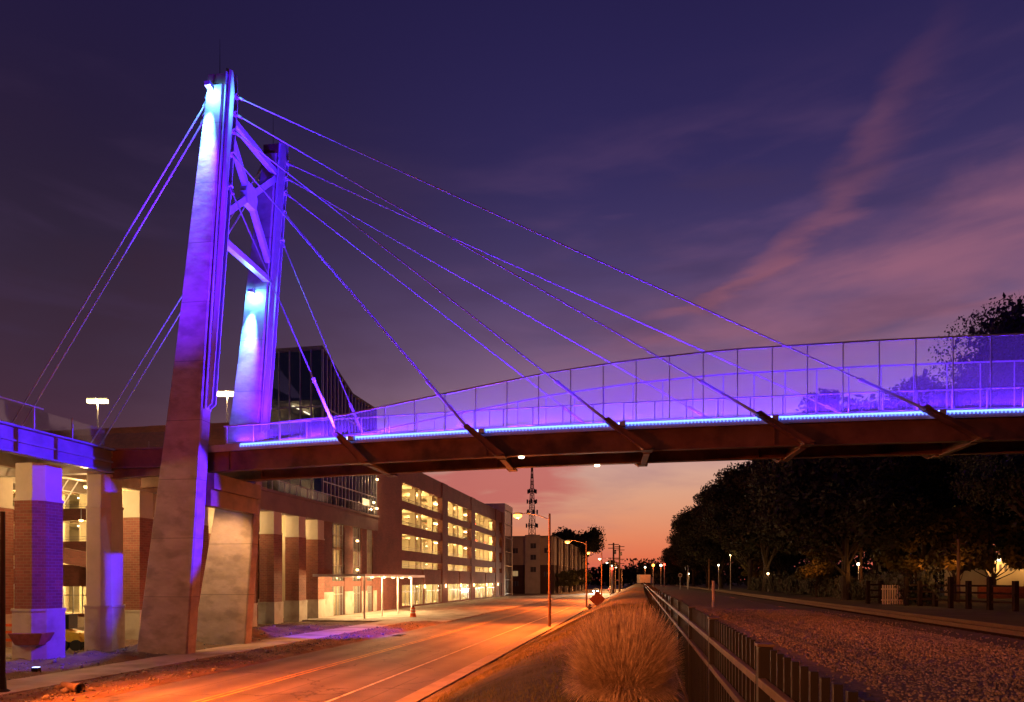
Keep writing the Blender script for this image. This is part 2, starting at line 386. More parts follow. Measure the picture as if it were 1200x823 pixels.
def gf(s_, t_):
    h = -.03+.26*max(0, mnoise.fractal((s_*.55, t_*.55, 3), .8, 2, 5)+.15)
    for (cs, ct, r, a) in MND: h += a*math.exp(-((s_-cs)**2+(t_-ct)**2)/r**2)
    return h*min(1, max(0, (-24.25-t_)/.5))
MND = [(33.5, -26.0, 1.1, .55), (34.5, -27.2, 1.3, .45), (31, -26.3, 1.0, .35), (37, -27, 1.2, .35), (40.5, -25.6, 1.0, .3), (29, -26, 1.2, .3), (44, -27, 1.3, .4), (48, -28, 1.5, .35), (52, -27, 1.6, .3)]
mound_grid('dirt_mounds', 20, 60, -46, -24.3, .3, gf, M['dirt'], 'dirt and rubble heaps around the pylon base')

# ------------------------------------------------------------------ footbridge
def zd(a): return 11.86-.00052*(a-34)**2
def hs(a):
    return float(np.interp(a, [0, 4, 6.85, 12, 17.7, 22, 26.5, 34, 80], [1.05, 1.07, 1.2, 1.95, 2.75, 3.15, 3.4, 3.5, 3.5]))
bridge = thing('footbridge', 'cable stayed footbridge crossing the street, lit violet, with two leaning concrete pylon legs', 'bridge', B(-2.5, 2, 0))
A0, A1 = -7.5, 70.0
def ribbon(mb, b0, b1, f0, f1, a0=A0, a1=A1, step=2.0):
    """box running along the bridge following its camber; f0/f1 bottom/top offsets from deck level"""
    n = int(math.ceil((a1-a0)/step)); k = len(mb.v)
    g0 = f0 if callable(f0) else (lambda a: zd(a)+f0); g1 = f1 if callable(f1) else (lambda a: zd(a)+f1)
    for i in range(n+1):
        a = a0+(a1-a0)*i/n
        mb.v += [B(a, b0, g0(a)), B(a, b1, g0(a)), B(a, b1, g1(a)), B(a, b0, g1(a))]
    for i in range(n):
        for j in range(4):
            q = (j+1) % 4; mb.f.append((k+i*4+j, k+i*4+q, k+i*4+4+q, k+i*4+4+j))
    mb.f.append((k, k+1, k+2, k+3)); mb.f.append((k+n*4+3, k+n*4+2, k+n*4+1, k+n*4))
    return mb
mb = MB(); ribbon(mb, .02, 4.08, -.22, -.04); mb.build('deck', M['conc'], bridge)
for b in (.3, 3.8):
    mb = MB()
    ribbon(mb, b-.02, b+.02, -1.28, -.26); ribbon(mb, b-.2, b+.2, -1.34, -1.282); ribbon(mb, b-.17, b+.17, -.258, -.222)
    a = 0.4
    while a < A1:
        z = zd(a); mb.box(B, a-.01, a+.01, b-.18, b-.022, z-1.28, z-.26); a += 14.2
    mb.build('girder', M['rust'], bridge)
mb = MB()
ribbon(mb, -.06, .018, -.30, .06); mb.build('edge_channel', M['steel'], bridge)
mb = MB(); ribbon(mb, 4.082, 4.16, -.30, .06); mb.build('edge_channel', M['steel'], bridge)
# LED strips with individual diodes
for b0, b1, vis in ((-.105, -.062, 1), (4.0, 4.05, 0)):
    mb = MB()
    if vis:
        ribbon(mb, b0, b1, -.03, .055, a0=1.2)
    else:
        ribbon(mb, b0, b1, .0, .04, a0=1.2)
    mb.build('led_strip', M['led'], bridge)
mb = MB(); a = 1.2
while a < 46:
    z = zd(a); mb.box(B, a, a+.05, -.118, -.107, z-.12, z-.04); a += .17
mb.build('diode_row', M['led'], bridge)['kind'] = 'stuff'
AN = [6.85, 13.75, 20.8, 28.0, 35.4]
ZA = [24.8, 26.5, 27.7, 28.6, 29.5]
# pylon legs: (z, a_left, a_right)
LEG = [(-.5, -4.15, -1.18), (0, -4.10, -1.15), (8, -2.98, -.58), (16.6, -1.75, -.05), (23, -.95, .42), (29.9, -.02, .90)]
def leg_at(z):
    zs = [q[0] for q in LEG]; return float(np.interp(z, zs, [q[1] for q in LEG])), float(np.interp(z, zs, [q[2] for q in LEG]))
def leg(bc, roughtop):
    wid = .55 if bc > 2 else 0
    mb = MB(); h = .42; zs = [-.5, 0, 2, 4, 6, 8, 10, 12, 14, 16.6, 18, 20, 22, 23, 25, 27, 29.9]; ch = .07
    k = len(mb.v)
    for z in zs:
        l, r = leg_at(z); l -= wid*max(0, 1-z/14)
        for (x, y) in ((l+ch, bc-h), (r-ch, bc-h), (r, bc-h+ch), (r, bc+h-ch), (r-ch, bc+h), (l+ch, bc+h), (l, bc+h-ch), (l, bc-h+ch)):
            mb.v.append(B(x, y, z))
    n = 8
    for i in range(len(zs)-1):
        for j in range(n):
            q = (j+1) % n; mb.f.append((k+i*n+j, k+i*n+q, k+(i+1)*n+q, k+(i+1)*n+j))
    mb.f.append(tuple(range(k, k+n))[::-1]); mb.f.append(tuple(range(k+len(zs)*n-n, k+len(zs)*n)))
    o = mb.build('pylon_leg', M['conc'], bridge)
    # steel anchor flange along the span side and the cap
    mb = MB(); l0, r0 = leg_at(13); l1, r1 = leg_at(30.3)
    for w in (-.17, .17):
        p = [(r0+.02, 13), (r0+.42, 13.3), (r1+.52, 29.6), (r1+.44, 30.7), (r1+.06, 30.9)]
        mb.prism_side(B, p, bc+w-.025, bc+w+.025)
    mb.beam(B(r0+.06, bc, 13), B(r1+.10, bc, 30.6), .7, .05, up=(1, 0, 0))
    mb.build('anchor_flange', M['steel'], o)
    mb = MB(); l, r = leg_at(29.9); mb.box(B, l+.05, r+.1, bc-.36, bc+.36, 29.902, 30.5); mb.build('cap', M['rust'], o)
    mb = MB(); mb.tube(B(l+.5, bc, 30.5), B(l+.5, bc, 32.6), .02, .008, 6); mb.build('lightning_rod', M['black'], o)
    return o
BF, BR = -.85, 4.95
leg1 = leg(BF, 0); leg1['label'] = 'nearer leg of the pylon'
leg2 = leg(BR, 1); leg2['label'] = 'farther leg of the pylon'
# bracing between the legs
def legc(z, b, off=.0):
    l, r = leg_at(z); return B(r+off-.12, b, z)
for z in (28.8, 22.3):
    mb = MB(); mb.beam(legc(z, BF+.3), legc(z, BR-.3), .34, .34); mb.build('brace_strut', M['steel'], bridge)
mb = MB()
mb.beam(legc(28.4, BF+.3), legc(23.4, BR-.3), .3, .36); mb.build('brace_diagonal', M['steel'], bridge)
mb = MB(); mb.beam(legc(23.4, BF+.3), legc(28.4, BR-.3), .28, .34); mb.build('brace_diagonal', M['steel'], bridge)
c = Vector(legc(25.9, (BF+BR)/2)); mb = MB(); e = Vector((B.ev[0], B.ev[1], 0))
d1 = Vector((0, 0, 1)); pts = []
nx = Vector((B.eu[0], B.eu[1], 0))
for sgn in (-.2, .2):
    for (x, y) in ((-.45, -.62), (.45, -.62), (.62, 0), (.45, .62), (-.45, .62), (-.62, 0)): pts.append(c+e*x+d1*y+nx*sgn)
mb.v = [tuple(p) for p in pts]; mb.f = [(5, 4, 3, 2, 1, 0), (6, 7, 8, 9, 10, 11)]+[(i, (i+1) % 6, 6+(i+1) % 6, 6+i) for i in range(6)]
mb.build('gusset_plate', M['steel'], bridge)
# crossbeam below the deck
mb = MB(); mb.box(B, -1.15, -.1, BF+.42, BR-.42, 8.9, 9.75); mb.box(B, -.95, -.3, BF+.42, BR-.42, 8.0, 8.9); mb.build('crossbeam', M['rust'], bridge)
# stays
def stay(p0, p1, r=.036):
    p0, p1 = Vector(p0), Vector(p1); d = (p1-p0).normalized()
    mb = MB(); q0, q1 = p0+d*.25, p1-d*.3; ns = int((q1-q0).length/.8)+1
    for i in range(ns+1):
        c_ = q0.lerp(q1, i/ns); a_ = d.cross(Vector((0, 0, 1))).normalized(); b_ = d.cross(a_)
        for k in range(8): t = math.pi*k/4; mb.v.append(tuple(c_+a_*r*math.cos(t)+b_*r*math.sin(t)))
    for i in range(ns):
        for k in range(8): j = (k+1) % 8; mb.f.append((i*8+k, i*8+j, i*8+8+j, i*8+8+k))
    c = mb.build('stay_cable', M['cable'], bridge)
    mb = MB(); mb.tube(p1-d*3.2, p1-d*.1, .075, .075, 8); mb.tube(p1-d*3.3, p1-d*3.1, .1, .1, 8); mb.build('anchor_sleeve', M['cable'], c)
    mb = MB(); mb.tube(p0-d*.12, p0+d*.5, .1, .07, 8); mb.tube(p0-d*.05, p0+d*.1, .17, .17, 8); mb.build('socket', M['steel'], c)
for b, be in ((BF, -.42), (BR, 4.52)):
    for a, z in zip(AN, ZA):
        l, r = leg_at(z); stay(B(r+.48, b, z), B(a, be, zd(a)+.06))
    for k, z in enumerate((29.5, 28.6)):
        l, r = leg_at(z)
        p1 = B(-19.6+k*.9, b+.1, 1.8); stay(B(l-.1, b, z), p1, .04)
# outriggers: plates in line with the stays, then a crossbeam under the deck
for i, a in enumerate(AN+[42.6, 49.8]):
    z = zd(a)
    for sg, be, bg in ((1, -.42, .3), (-1, 4.52, 3.8)):
        mb = MB()
        sl = [1.0, .85, .72, .62, .55, .5, .5][i]
        L_ = 1.35/sl
        p = [(a-.22, z+.16), (a+.02, z+.26), (a+.34, z+.0), (a+L_+.32, z-1.30), (a+L_-.14, z-1.38)]
        mb.prism_side(B, p, be-.16, be-.11); mb.prism_side(B, p, be+.11, be+.16)
        mb.beam(B(a-.2, be, z+.14), B(a+L_-.16, be, z-1.38), .46, .05, up=(0, 0, 1))
        mb.tube(B(a, be-.2, z+.06), B(a, be+.2, z+.06), .11, .11, 10)
        o = mb.build('outrigger', M['rust'], bridge)
        # web back to the girder
        mb = MB(); lo, hi = min(be, bg), max(be, bg)
        mb.box(B, a+L_-.2, a+L_+.3, lo, hi, z-1.40, z-1.345)
        mb.build('outrigger_web', M['rust'], o)
    mb = MB(); mb.box(B, a+L_-.1, a+L_+.2, .5, 3.6, z-1.42, z-1.36); mb.box(B, a+L_+.02, a+L_+.08, .5, 3.6, z-1.36, z-.4)
    mb.build('floor_beam', M['rust'], bridge)
    # blue floodlight fixture beside the outrigger
    fb = MB(); fb.box(B, a+.55, a+.85, -.52, -.2, z-.2, z+.02); fo = fb.build('floodlight', M['steel'], bridge)
    fl = MB(); fl.box(B, a+.50, a+.548, -.5, -.22, z-.16, z-.02); fl.build('lens', M['blueflood'], fo)
c = B(-1.6, 1.2, 9.7); mb = MB(); mb.tube((c[0], c[1], 9.95), (c[0], c[1], 9.8), .16, .14, 12); mb.build('soffit_light', M['warm'], bridge)  # added warm fixture, there to brighten the farther leg
light('SPOT', (c[0], c[1], 9.7), 3000, (1, .5, .2), bridge, aim=B(-3, 4.5, 3), name='leg_fill_spot', size=.12, spot=80, blend=.7)  # added fill spot on the foot of the farther leg
# railings
for b, sgn in ((.12, 1), (3.98, -1)):
    mb = MB(); ribbon(mb, b-.03, b+.03, 1.05, 1.10, a0=.2); mb.build('handrail', M['steel'], bridge)
    mb = MB(); ribbon(mb, b-.02, b+.02, .10, .14, a0=.2); mb.build('bottom_rail', M['steel'], bridge)
    a = .3
    while a < 45:
        mb = MB(); z = zd(a); mb.box(B, a-.028, a+.028, b-.025, b+.025, z-.04, z+1.05)
        mb.build('handrail_post', M['steel'], bridge); a += 1.52
for b in (-.02, 4.12):
    n = 44; mb = MB(); k = 0
    for i in range(n):
        x0 = .2+(A1-.2)*i/n; x1 = .2+(A1-.2)*(i+1)/n
        mb.beam(B(x0, b, zd(x0)+hs(x0)), B(x1+.01, b, zd(x1)+hs(x1)), .07, .07)
    mb.build('screen_top_rail', M['steel'], bridge)
    mb = MB(); ribbon(mb, b-.004, b+.004, .1, lambda a: zd(a)+hs(a)-.03, a0=.25, step=.8); mb.build('wire_screen', M['screen'], bridge)
    a = 7.6
    while a < 45:
        mb = MB(); mb.box(B, a-.022, a+.022, b+.01, b+.055, zd(a)+.06, zd(a)+hs(a)-.03); mb.build('screen_post', M['steel'], bridge); a += 1.62
# washer lights
for k in range(11):
    a = 3+k*4.0
    for b in (.0, 4.1):
        light('AREA', B(a, b+(.16 if b < 1 else -.16), zd(a)+.10), 1150, VIO, bridge, aim=B(a, b+(-.06 if b < 1 else .06), zd(a)+3), name='led_wash_light', rect=(3.9, .08))
# pylon floods: fixture on arm at the top of the near leg, halfway on the far one
def flood(z, bc, fo, legobj, cyan, vio):
    l, r = leg_at(z); bb = bc-.42-.42; ac = (l+r)/2-.05
    mb = MB(); mb.box(B, ac-.16, ac+.16, bb-.12, bb+.12, z+.02, z+.22); mb.beam(B(ac, bb, z+.14), B(ac, bc-.4, z+.14), .06, .06)
    o = mb.build('floodlight', M['steel'], legobj)
    mb = MB(); mb.box(B, ac-.14, ac+.14, bb-.1, bb+.1, z-.01, z+.018); mb.build('lens', M['blueflood'], o)
    la, ra = leg_at(z-4); cy_ = (.10, .42, 1.0)
    light('POINT', B(ac, bb, z-.12), cyan*.2, cy_, bridge, name='flood_light', size=.08)
    light('SPOT', B(ac, bc-.42-.55, z-.04), cyan*8, cy_, bridge, aim=B((la+ra)/2-.02, bc-.42, z-2.2), name='flood_light', size=.05, spot=30, blend=1.0)
    light('SPOT', B(ac, bc-.42-1.0, z-.04), vio, (.2, .008, 1.0), bridge, aim=B((la+ra)/2, bc-.42, z-4.2), name='flood_light', size=.1, spot=26, blend=.8)
flood(29.5, BF, 0, leg1, 3000, 12000)
flood(21.3, BR, 0, leg2, 3200, 12000)
light('SPOT', B(7.3, -.95, 11.2), 60000, BLUE, bridge, aim=B(-.5, -1.6, 27), name='flood_light', size=.15, spot=58, blend=.7)
light('SPOT', B(7.3, 4.95, 11.6), 52000, BLUE, bridge, aim=B(-.5, 5, 25), name='flood_light', size=.15, spot=62, blend=.7)
light('SPOT', B(7.3, -.95, 11.2), 26000, BLUE, bridge, aim=B(-.5, -1.2, 16.5), name='flood_light', size=.15, spot=50, blend=.7)
light('SPOT', B(7.2, -.9, 11.0), 32000, BLUE, bridge, aim=B(-9, -6.0, 5.0), name='flood_light', size=.12, spot=52, blend=.25)
light('SPOT', B(7.2, 5.0, 11.0), 26000, BLUE, bridge, aim=B(1, 14, 0), name='flood_light', size=.12, spot=40, blend=.4)
for a in (13.9, 20.95, 28.1, 35.5):
    light('SPOT', B(a+.3, -1.0, zd(a)), 5200, BLUE, bridge, aim=B(a-12, -1.25, zd(a)+(9 if a < 25 else 6.5)), name='flood_light', size=.15, spot=30, blend=.8)
gx, gy, _ = B(-3.2, -8.6, 0); gfl = thing('ground_floodlight', 'small blue floodlight on the ground left of the pylon foot', 'floodlight', (gx, gy, 0))
mb = MB(); mb.box(W, gx-.14, gx+.14, gy-.1, gy+.1, .1, .3); mb.box(W, gx-.2, gx+.2, gy-.16, gy+.16, -.05, .1); mb.build('housing', M['black'], gfl)
mb = MB(); mb.box(W, gx-.12, gx+.12, gy-.08, gy+.08, .302, .32); mb.build('lens', M['blueflood'], gfl)
light('SPOT', (gx, gy, .5), 190000, (.10, .002, 1.0), gfl, aim=B(.0, -1.27, 30.5), name='flood_light', size=.1, spot=26, blend=.75)
light('SPOT', B(1.6, 2.0, 11.6), 8000, (.11, .008, 1.0), bridge, aim=B(-.8, 4.5, 19), name='flood_light', size=.1, spot=75, blend=.7)  # added violet spot without a fixture, brightens the farther leg
# two small work lights under the deck
for a, b in ((14.2+2.2, .3), (20.2, 3.8)):
    z = zd(a)-1.36; mb = MB(); mb.tube(B(a, b, z), B(a, b, z-.08), .16, .14, 12); mb.build('soffit_light', M['whitel'], bridge)

# ------------------------------------------------------------------ raised plaza with columns
def ang_column(root, s_, t_, w, zt, zb=2.0, zm=8.2, name='column', kind=0, mbrick='brick'):
    c8 = lambda w_: [(s_-w_/2+w_*.22, t_-w_/2), (s_+w_/2-w_*.22, t_-w_/2), (s_+w_/2, t_-w_/2+w_*.22), (s_+w_/2, t_+w_/2-w_*.22),
                     (s_+w_/2-w_*.22, t_+w_/2), (s_-w_/2+w_*.22, t_+w_/2), (s_-w_/2, t_+w_/2-w_*.22), (s_-w_/2, t_-w_/2+w_*.22)] if kind else \
        [(s_-w_/2, t_-w_/2), (s_+w_/2, t_-w_/2), (s_+w_/2, t_+w_/2), (s_-w_/2, t_+w_/2)]
    mb = MB(); mb.prism(S, c8(w), zb, zm); o = mb.build(name, M[mbrick], root)
    mb = MB(); mb.prism(S, c8(w*1.1), -.6, zb-.12); mb.prism(S, c8(w*1.15), zb-.12, zb+.002); mb.build('stone_base', M['pale'], o)
    mb = MB(); mb.prism(S, c8(w*.96), zm+.14, zt); mb.prism(S, c8(w*1.05), zm+.002, zm+.14); mb.build('capital', M['stucco'], o)
    return o
plaza = thing('raised_plaza', 'raised walkway deck on brick columns at left, violet lit steel edge', 'walkway', S(30, -36, 0))
PS0, PS1, PT = 9.0, 44.0, -28.65
mb = MB(); mb.box(S, PS0, PS1, -46, PT-.02, 10.75, 11.16); mb.build('deck', M['conc'], plaza)
mb = MB(); E = PS0
mb.box(S, PS0, 32.9, PT-.02, PT+.02, 9.98, 11.1); mb.box(S, PS0, 32.9, PT-.25, PT+.22, 9.9, 9.978); mb.box(S, PS0, 32.9, PT-.1, PT+.3, 11.102, 11.2)
mb.box(S, PS0, 32.9, PT+.02, PT+.14, 10.45, 10.53)
for s_ in (12, 15, 18, 21, 24, 27, 29.2): mb.box(S, s_-.01, s_+.01, PT+.022, PT+.2, 9.98, 11.1)
mb.build('edge_girder', M['psteel'], plaza)
mb = MB()
for s_ in (14, 20, 26.2, 32.6): mb.box(S, s_-.25, s_+.25, -45, PT-.3, 9.85, 10.75)
for t_ in (-33, -38): mb.box(S, PS0, PS1, t_-.2, t_+.2, 10.0, 10.745)
mb.build('floor_beam', M['pale'], plaza)
for (s_, t_, w, k, br) in ((19.5, -30.3, 1.85, 1, 'brick'), (30.1, -30.45, 1.85, 1, 'brick'), (33.7, -29.75, 1.6, 1, 'stucco')):
    ang_column(plaza, s_, t_, w, 9.9, 2.55 if br == 'brick' else 2.6, 8.0, kind=1, mbrick=br)
for (s_, t_) in ((20, -37), (27, -37.5), (33.5, -37), (41, -33.6), (46.8, -33.4), (20, -44), (27, -44), (34, -44)):
    ang_column(plaza, s_, t_, 1.35, 10.0, 2.0, 8.2)
for i, s_ in enumerate(np.arange(10, 32, 2.25)):
    mb = MB(); mb.box(S, s_+.04, s_+2.15, PT+.05, PT+.062, 11.28, 12.2); mb.build('glass_panel', M['glassc'], plaza)
    mb = MB(); mb.box(S, s_-.025, s_+.025, PT+.02, PT+.07, 11.2, 12.3); mb.build('rail_post', M['steel'], plaza)
mb = MB(); mb.box(S, 9.5, 28.5, PT+.02, PT+.08, 12.3, 12.36); mb.build('handrail', M['steel'], plaza)
# short link between the plaza corner and the bridge
mb = MB(); mb.box(B, -7.4, -1.0, -.12, .018, 10.25, 11.16); mb.box(B, -7.4, -1.0, -.3, .1, 11.162, 11.24); mb.box(B, -7.4, -1, -.28, -.0, 10.17, 10.248); mb.build('link_girder', M['rust'], plaza)
mb = MB(); mb.box(B, -7.2, -1.2, .02, .035, 11.3, 12.15); mb.build('glass_panel', M['glassc'], plaza)

# lamps under the plaza
for (s_, t_, p) in ((22, -39, 1500), (30, -40, 1500), (38, -38, 1500), (24, -33.5, 700), (36, -33, 900), (31, -46, 1200), (50, -44, 1500), (56, -52, 1500)):
    z = 9.7; mb = MB(); c = S(s_, t_, z); mb.tube(c, (c[0], c[1], z-.12), .2, .16, 10); mb.build('ceiling_lamp', M['warm'], plaza)
    mb = MB(); mb.tube((c[0], c[1], z), (c[0], c[1], 10.74), .03, .03, 6); mb.build('lamp_stem', M['steel'], plaza)
    light('POINT', (c[0], c[1], z-.35), p, WARM, plaza, size=.15)

# ------------------------------------------------------------------ parking garages
ROWS = [(.3, 3.3), (5.7, 6.8), (8.27, 10.6), (11.9, 14.2), (15.3, 17.95)]
SLAB = [4.25, 7.7, 11.3, 14.75, 18.35]
def garage(root, F, bays, u0, u1, vf_, vb, top=20.6, glaz=True, lamp=300, sgn=-1, step=8.6, levels=5):
    """F frame, u along facade, v = vf_ facade plane, vb back wall"""
    vv = lambda d: vf_+sgn*d
    def bx(mb, a, b, d0, d1, z0, z1):
        v0, v1 = sorted((vv(d0), vv(d1))); mb.box(F, a, b, v0, v1, z0, z1)
    # brick piers
    edges = [u0]+[q for bb in bays for q in bb]+[u1]
    for i in range(0, len(edges), 2):
        mb = MB(); bx(mb, edges[i], edges[i+1], 0, .9, 0, top); mb.build('brick_pier', M['brickb'], root)
    for (a, b) in bays:
        zz = [0]+[q for r in ROWS for q in r]+[top-.002]
        for j in range(0, len(zz), 2):
            mb = MB(); bx(mb, a, b, .12, .5, zz[j], zz[j+1]-(0 if j < len(zz)-2 else 0)); mb.build('spandrel', M['brickb'], root)
        mid = (a+b)/2; mb = MB()
        bx(mb, mid-.25, mid+.25, .52, .95, .3, 18.3); mb.build('bay_post', M['int'], root)
        for u in (mid+.6, b-.5):
            mb = MB(); bx(mb, u-.25, u+.25, 1.6, 2.5, .07, 18.3); mb.build('interior_column', M['int'], root)
        mb = MB(); bx(mb, b-.2, b, 6, 13, .07, 18.3); mb.build('cross_wall', M['int'], root)
        mb = MB()
        for z in SLAB[:-1]: bx(mb, a, b, 5.4, 5.6, z-.42, z-.3)
        mb.build('pipe', M['red'], root)
        if glaz:
            mb = MB()
            u = a
            while u < b+.01: bx(mb, u-.04, u+.04, .2, .3, .3, 3.3); u += (b-a)/10
            bx(mb, a, b, .21, .29, 2.3, 2.38); o = mb.build('shop_window_frame', M['mull'], root)
            mb = MB(); bx(mb, a, b, .32, .34, .3, 3.3); mb.build('pane', M['glassc'], o)
            mb = MB(); bx(mb, mid-.3, mid+.3, .02, .118, .05, 5.65); mb.build('brick_pilaster', M['brickb'], root)
        # cable barriers
        mb = MB()
        for r in ROWS[1:]:
            for q in (.25, .5): bx(mb, a, b, .52, .56, r[0]+q, r[0]+q+.05)
        mb.build('barrier_cable', M['mull'], root)
    D = abs(vb-vf_)
    mb = MB(); bx(mb, u0+.1, u1-.1, .51, D, .0, .06); mb.build('floor', M['int'], root)
    for z in SLAB:
        mb = MB(); bx(mb, u0+.1, u1-.1, .51, D, z, z+.32)
        u = u0+4
        while u < u1: bx(mb, u-.2, u+.2, .96, D, z-.5, z-.002); u += step/2
        mb.build('floor_slab', M['int'], root)
    mb = MB(); bx(mb, u0, u1, D+.01, D+.4, 0, top-.4); bx(mb, u0+.02, u0+.4, .91, D, 0, top-.2); bx(mb, u1-.4, u1-.02, .91, D, 0, top-.2); mb.build('rear_wall', M['int'], root)
    mb = MB(); u = u0+6
    while u < u1:
        bx(mb, u-.3, u+.3, 7, 7.6, .06, 18.3); u += step
    mb.build('interior_column', M['int'], root)
    # lamps
    for iz, z in enumerate([.06]+SLAB[:-1]):
        ceil = SLAB[iz]
        for bi, (a, b) in enumerate(bays):
            for q in ((.25, .75) if b-a > 6 else (.5,)):
                u = a+(b-a)*q; zc = ceil-.62 if iz else ceil-.55
                p = F(u, vv(3.4), zc)
                mb = MB(); bx(mb, u-.45, u+.45, 3.2, 3.6, zc, zc+.08); mb.build('ceiling_fixture', M['warmd'], root)
                light('POINT', (p[0], p[1], zc-.25), lamp*(2.4 if iz == 0 else 1)*random.uniform(.7, 1.25), (1, .63, .24), root, size=.3)
                if iz and b-a > 6:
                    mb = MB(); bx(mb, u+1.5, u+2.4, 8.2, 8.6, zc, zc+.08); mb.build('ceiling_fixture', M['warmd'], root)
    return
g1 = thing('parking_garage', 'long five level brick parking garage with brightly lit open bays, along the street', 'parking garage', S(125, -40, 0))
garage(g1, S, [(91.8, 111.9), (115.3, 132.2), (135.4, 155.6), (159.5, 163)], 82.2, 165, -33, -47, lamp=1250)
for s_ in (113.6, 133.8, 101.85, 123.75, 145.5, 157.5):
    p = S(s_, -32.88, 3.05); mb = MB(); mb.box(S, s_-.12, s_+.12, -33+(.02 if s_ in (113.6, 133.8, 157.5) else .02), -32.78, 2.75, 3.3); mb.build('wall_sconce', M['warm'], g1)
    light('POINT', S(s_, -32.45, 3.0), 70, WARM, g1, size=.05)
def F2(u, v, z=0): return S(v, u, z)
g2 = thing('parking_garage', 'brick parking garage wing standing behind the raised plaza columns', 'parking garage', S(75, -60, 0))
garage(g2, F2, [(-82, -66), (-64, -52), (-50, -41)], -84, -39.4, 65, 82, sgn=1, lamp=1500)
# flood lamps on posts on its roof
for (t_, sx) in ((-59.6, 0), (-43.6, 0)):
    lp = thing('roof_lamp_post', 'twin headed lamp post on the garage roof, %s' % ('left of the pylon' if t_ < -50 else 'seen between the pylon legs'), 'lamp post', S(66.5, t_, 20.6), group='lamp posts on the garage roof')
    p = Vector(S(66.5, t_, 18.7)); mb = MB(); mb.tube(p, p+Vector((0, 0, 5.5)), .1, .07, 10); mb.build('pole', M['steel'], lp)
    for q in (-1, 1):
        h = p+Vector((q*.62, 0, 5.5)); mb = MB(); mb.box(W, h.x-.5, h.x+.5, h.y-.2, h.y+.2, h.z, h.z+.16); mb.box(W, min(p.x, h.x), max(p.x, h.x), p.y-.03, p.y+.03, h.z+.05, h.z+.1)
        o = mb.build('lamp_head', M['steel'], lp)
        mb = MB(); mb.box(W, h.x-.48, h.x+.48, h.y-.26, h.y+.17, h.z-.42, h.z-.002); mb.build('lens', M['warm'], o)
    light('POINT', (p.x, p.y-.2, p.z+5.1), 1200, WARM, lp, size=.3)

# stair tower at the far end of garage
st = thing('stair_tower', 'pale glazed stair tower at the far end of the parking garage', 'stair tower', S(170, -35, 0))
mb = MB(); mb.box(S, 165.2, 176, -42, -35.6, 0, 23); mb.box(S, 165.4, 175.8, -35.58, -32.8, 21.5, 23); mb.box(S, 165.3, 165.9, -35.5, -32.85, 0, 21.49); mb.box(S, 175.3, 175.9, -35.5, -32.85, 0, 21.49); mb.build('wall', M['white'], st)
mb = MB()
for z in np.arange(.5, 21.5, 3.5): mb.box(S, 165.95, 175.2, -32.84, -32.74, z, z+.12)
for s_ in np.arange(166.2, 175.3, 1.5): mb.box(S, s_, s_+.1, -32.95, -32.85, 0, 21.4)
mb.build('mullion', M['mull'], st)
mb = MB(); mb.box(S, 165.95, 175.2, -33.1, -33.06, 0, 21.4); mb.build('glazing', M['glass'], st)
mb = MB()
for k, z in enumerate(np.arange(.5, 19, 3.5)): mb.beam(S(166.5, -34.4, z), S(174.8, -34.4, z+3.4), 1.3, .3)
mb.build('stair_flight', M['pale'], st)
light('POINT', S(170.5, -33.8, 10), 600, WARM, st, size=.3); light('POINT', S(170.5, -33.8, 3), 400, WARM, st, size=.3)

# ------------------------------------------------------------------ glass fronted building with portico
gb = thing('glass_building', 'glass curtain wall building over a brick entrance front, beside the parking garage', 'building', S(74, -36, 0))
s0, s1, s2 = 67.2, 74.9, 82.1
def rz(s_): return float(np.interp(s_, [s0, s1, s2], [28.4, 25.5, 25.5]))
mb = MB()
mb.prism_side(S, [(s0, rz(s0)-.02), (s1, rz(s1)-.02), (s2, rz(s2)-.02), (s2, rz(s2)+.3), (s1, rz(s1)+.3), (s0-.15, rz(s0)+.35)], -39.3, -32.9)
mb.build('roof', M['dkint'], gb)
mb = MB()
for i in range(6): t_ = -39.2+i*6.2/5; mb.box(S, s0-.12, s0+.04, t_-.05, t_+.05, 12.3, rz(s0))
mb.box(S, s0-.13, s0+.03, -39.25, -32.95, 22.3, 22.45); mb.box(S, s0-.13, s0+.03, -39.25, -32.95, 16.3, 16.45)
for i in range(17):
    s_ = s0+(s2-s0)*i/16; mb.box(S, s_-.05, s_+.05, -33.06, -32.86, 12.2, rz(s_))
for z in (14.4, 18.5, 22.3): mb.box(S, s0, s2, -33.05, -32.87, z, z+.12)
mb.build('mullion', M['mull'], gb)
mb = MB(); mb.box(S, s0, s0+.03, -39.2, -33.0, 12.2, 28.3); mb.build('glazing', M['glass'], gb)
mb = MB(); mb.prism_side(S, [(s0+.04, 12.2), (s2, 12.2), (s2, 25.4), (s1, 25.4), (s0+.04, 28.3)], -33.1, -33.06); mb.build('glazing', M['glass'], gb)
mb = MB()
for z in (12.0, 16.0, 19.6, 23.2): mb.box(S, s0+.3, s2, -39.1, -33.3, z, z+.3)
mb.box(S, s0+.2, s2, -39.6, -39.3, 0, 25); mb.box(S, s0+2.5, s0+3.2, -35.2, -34.5, 0, 25)
mb.build('floor_slab', M['int'], gb)
mb = MB()
for (a, b, z) in ((68.5, 70, 22.9), (71, 72.5, 22.9), (69, 70.2, 19.3)): mb.box(S, a, b, -37.2, -37.0, z, z+.06)
mb.build('ceiling_light', M['warmd'], gb)
for (s_, z, p) in ((76, 15.2, 420), (80, 15.2, 420), (71, 15.2, 120), (80, 13.3, 200), (70.5, 22.0, 160), (72.5, 18.5, 90), (78, 18.8, 120)): light('POINT', S(s_, -35.5, z), p, WARM, gb, size=.3)
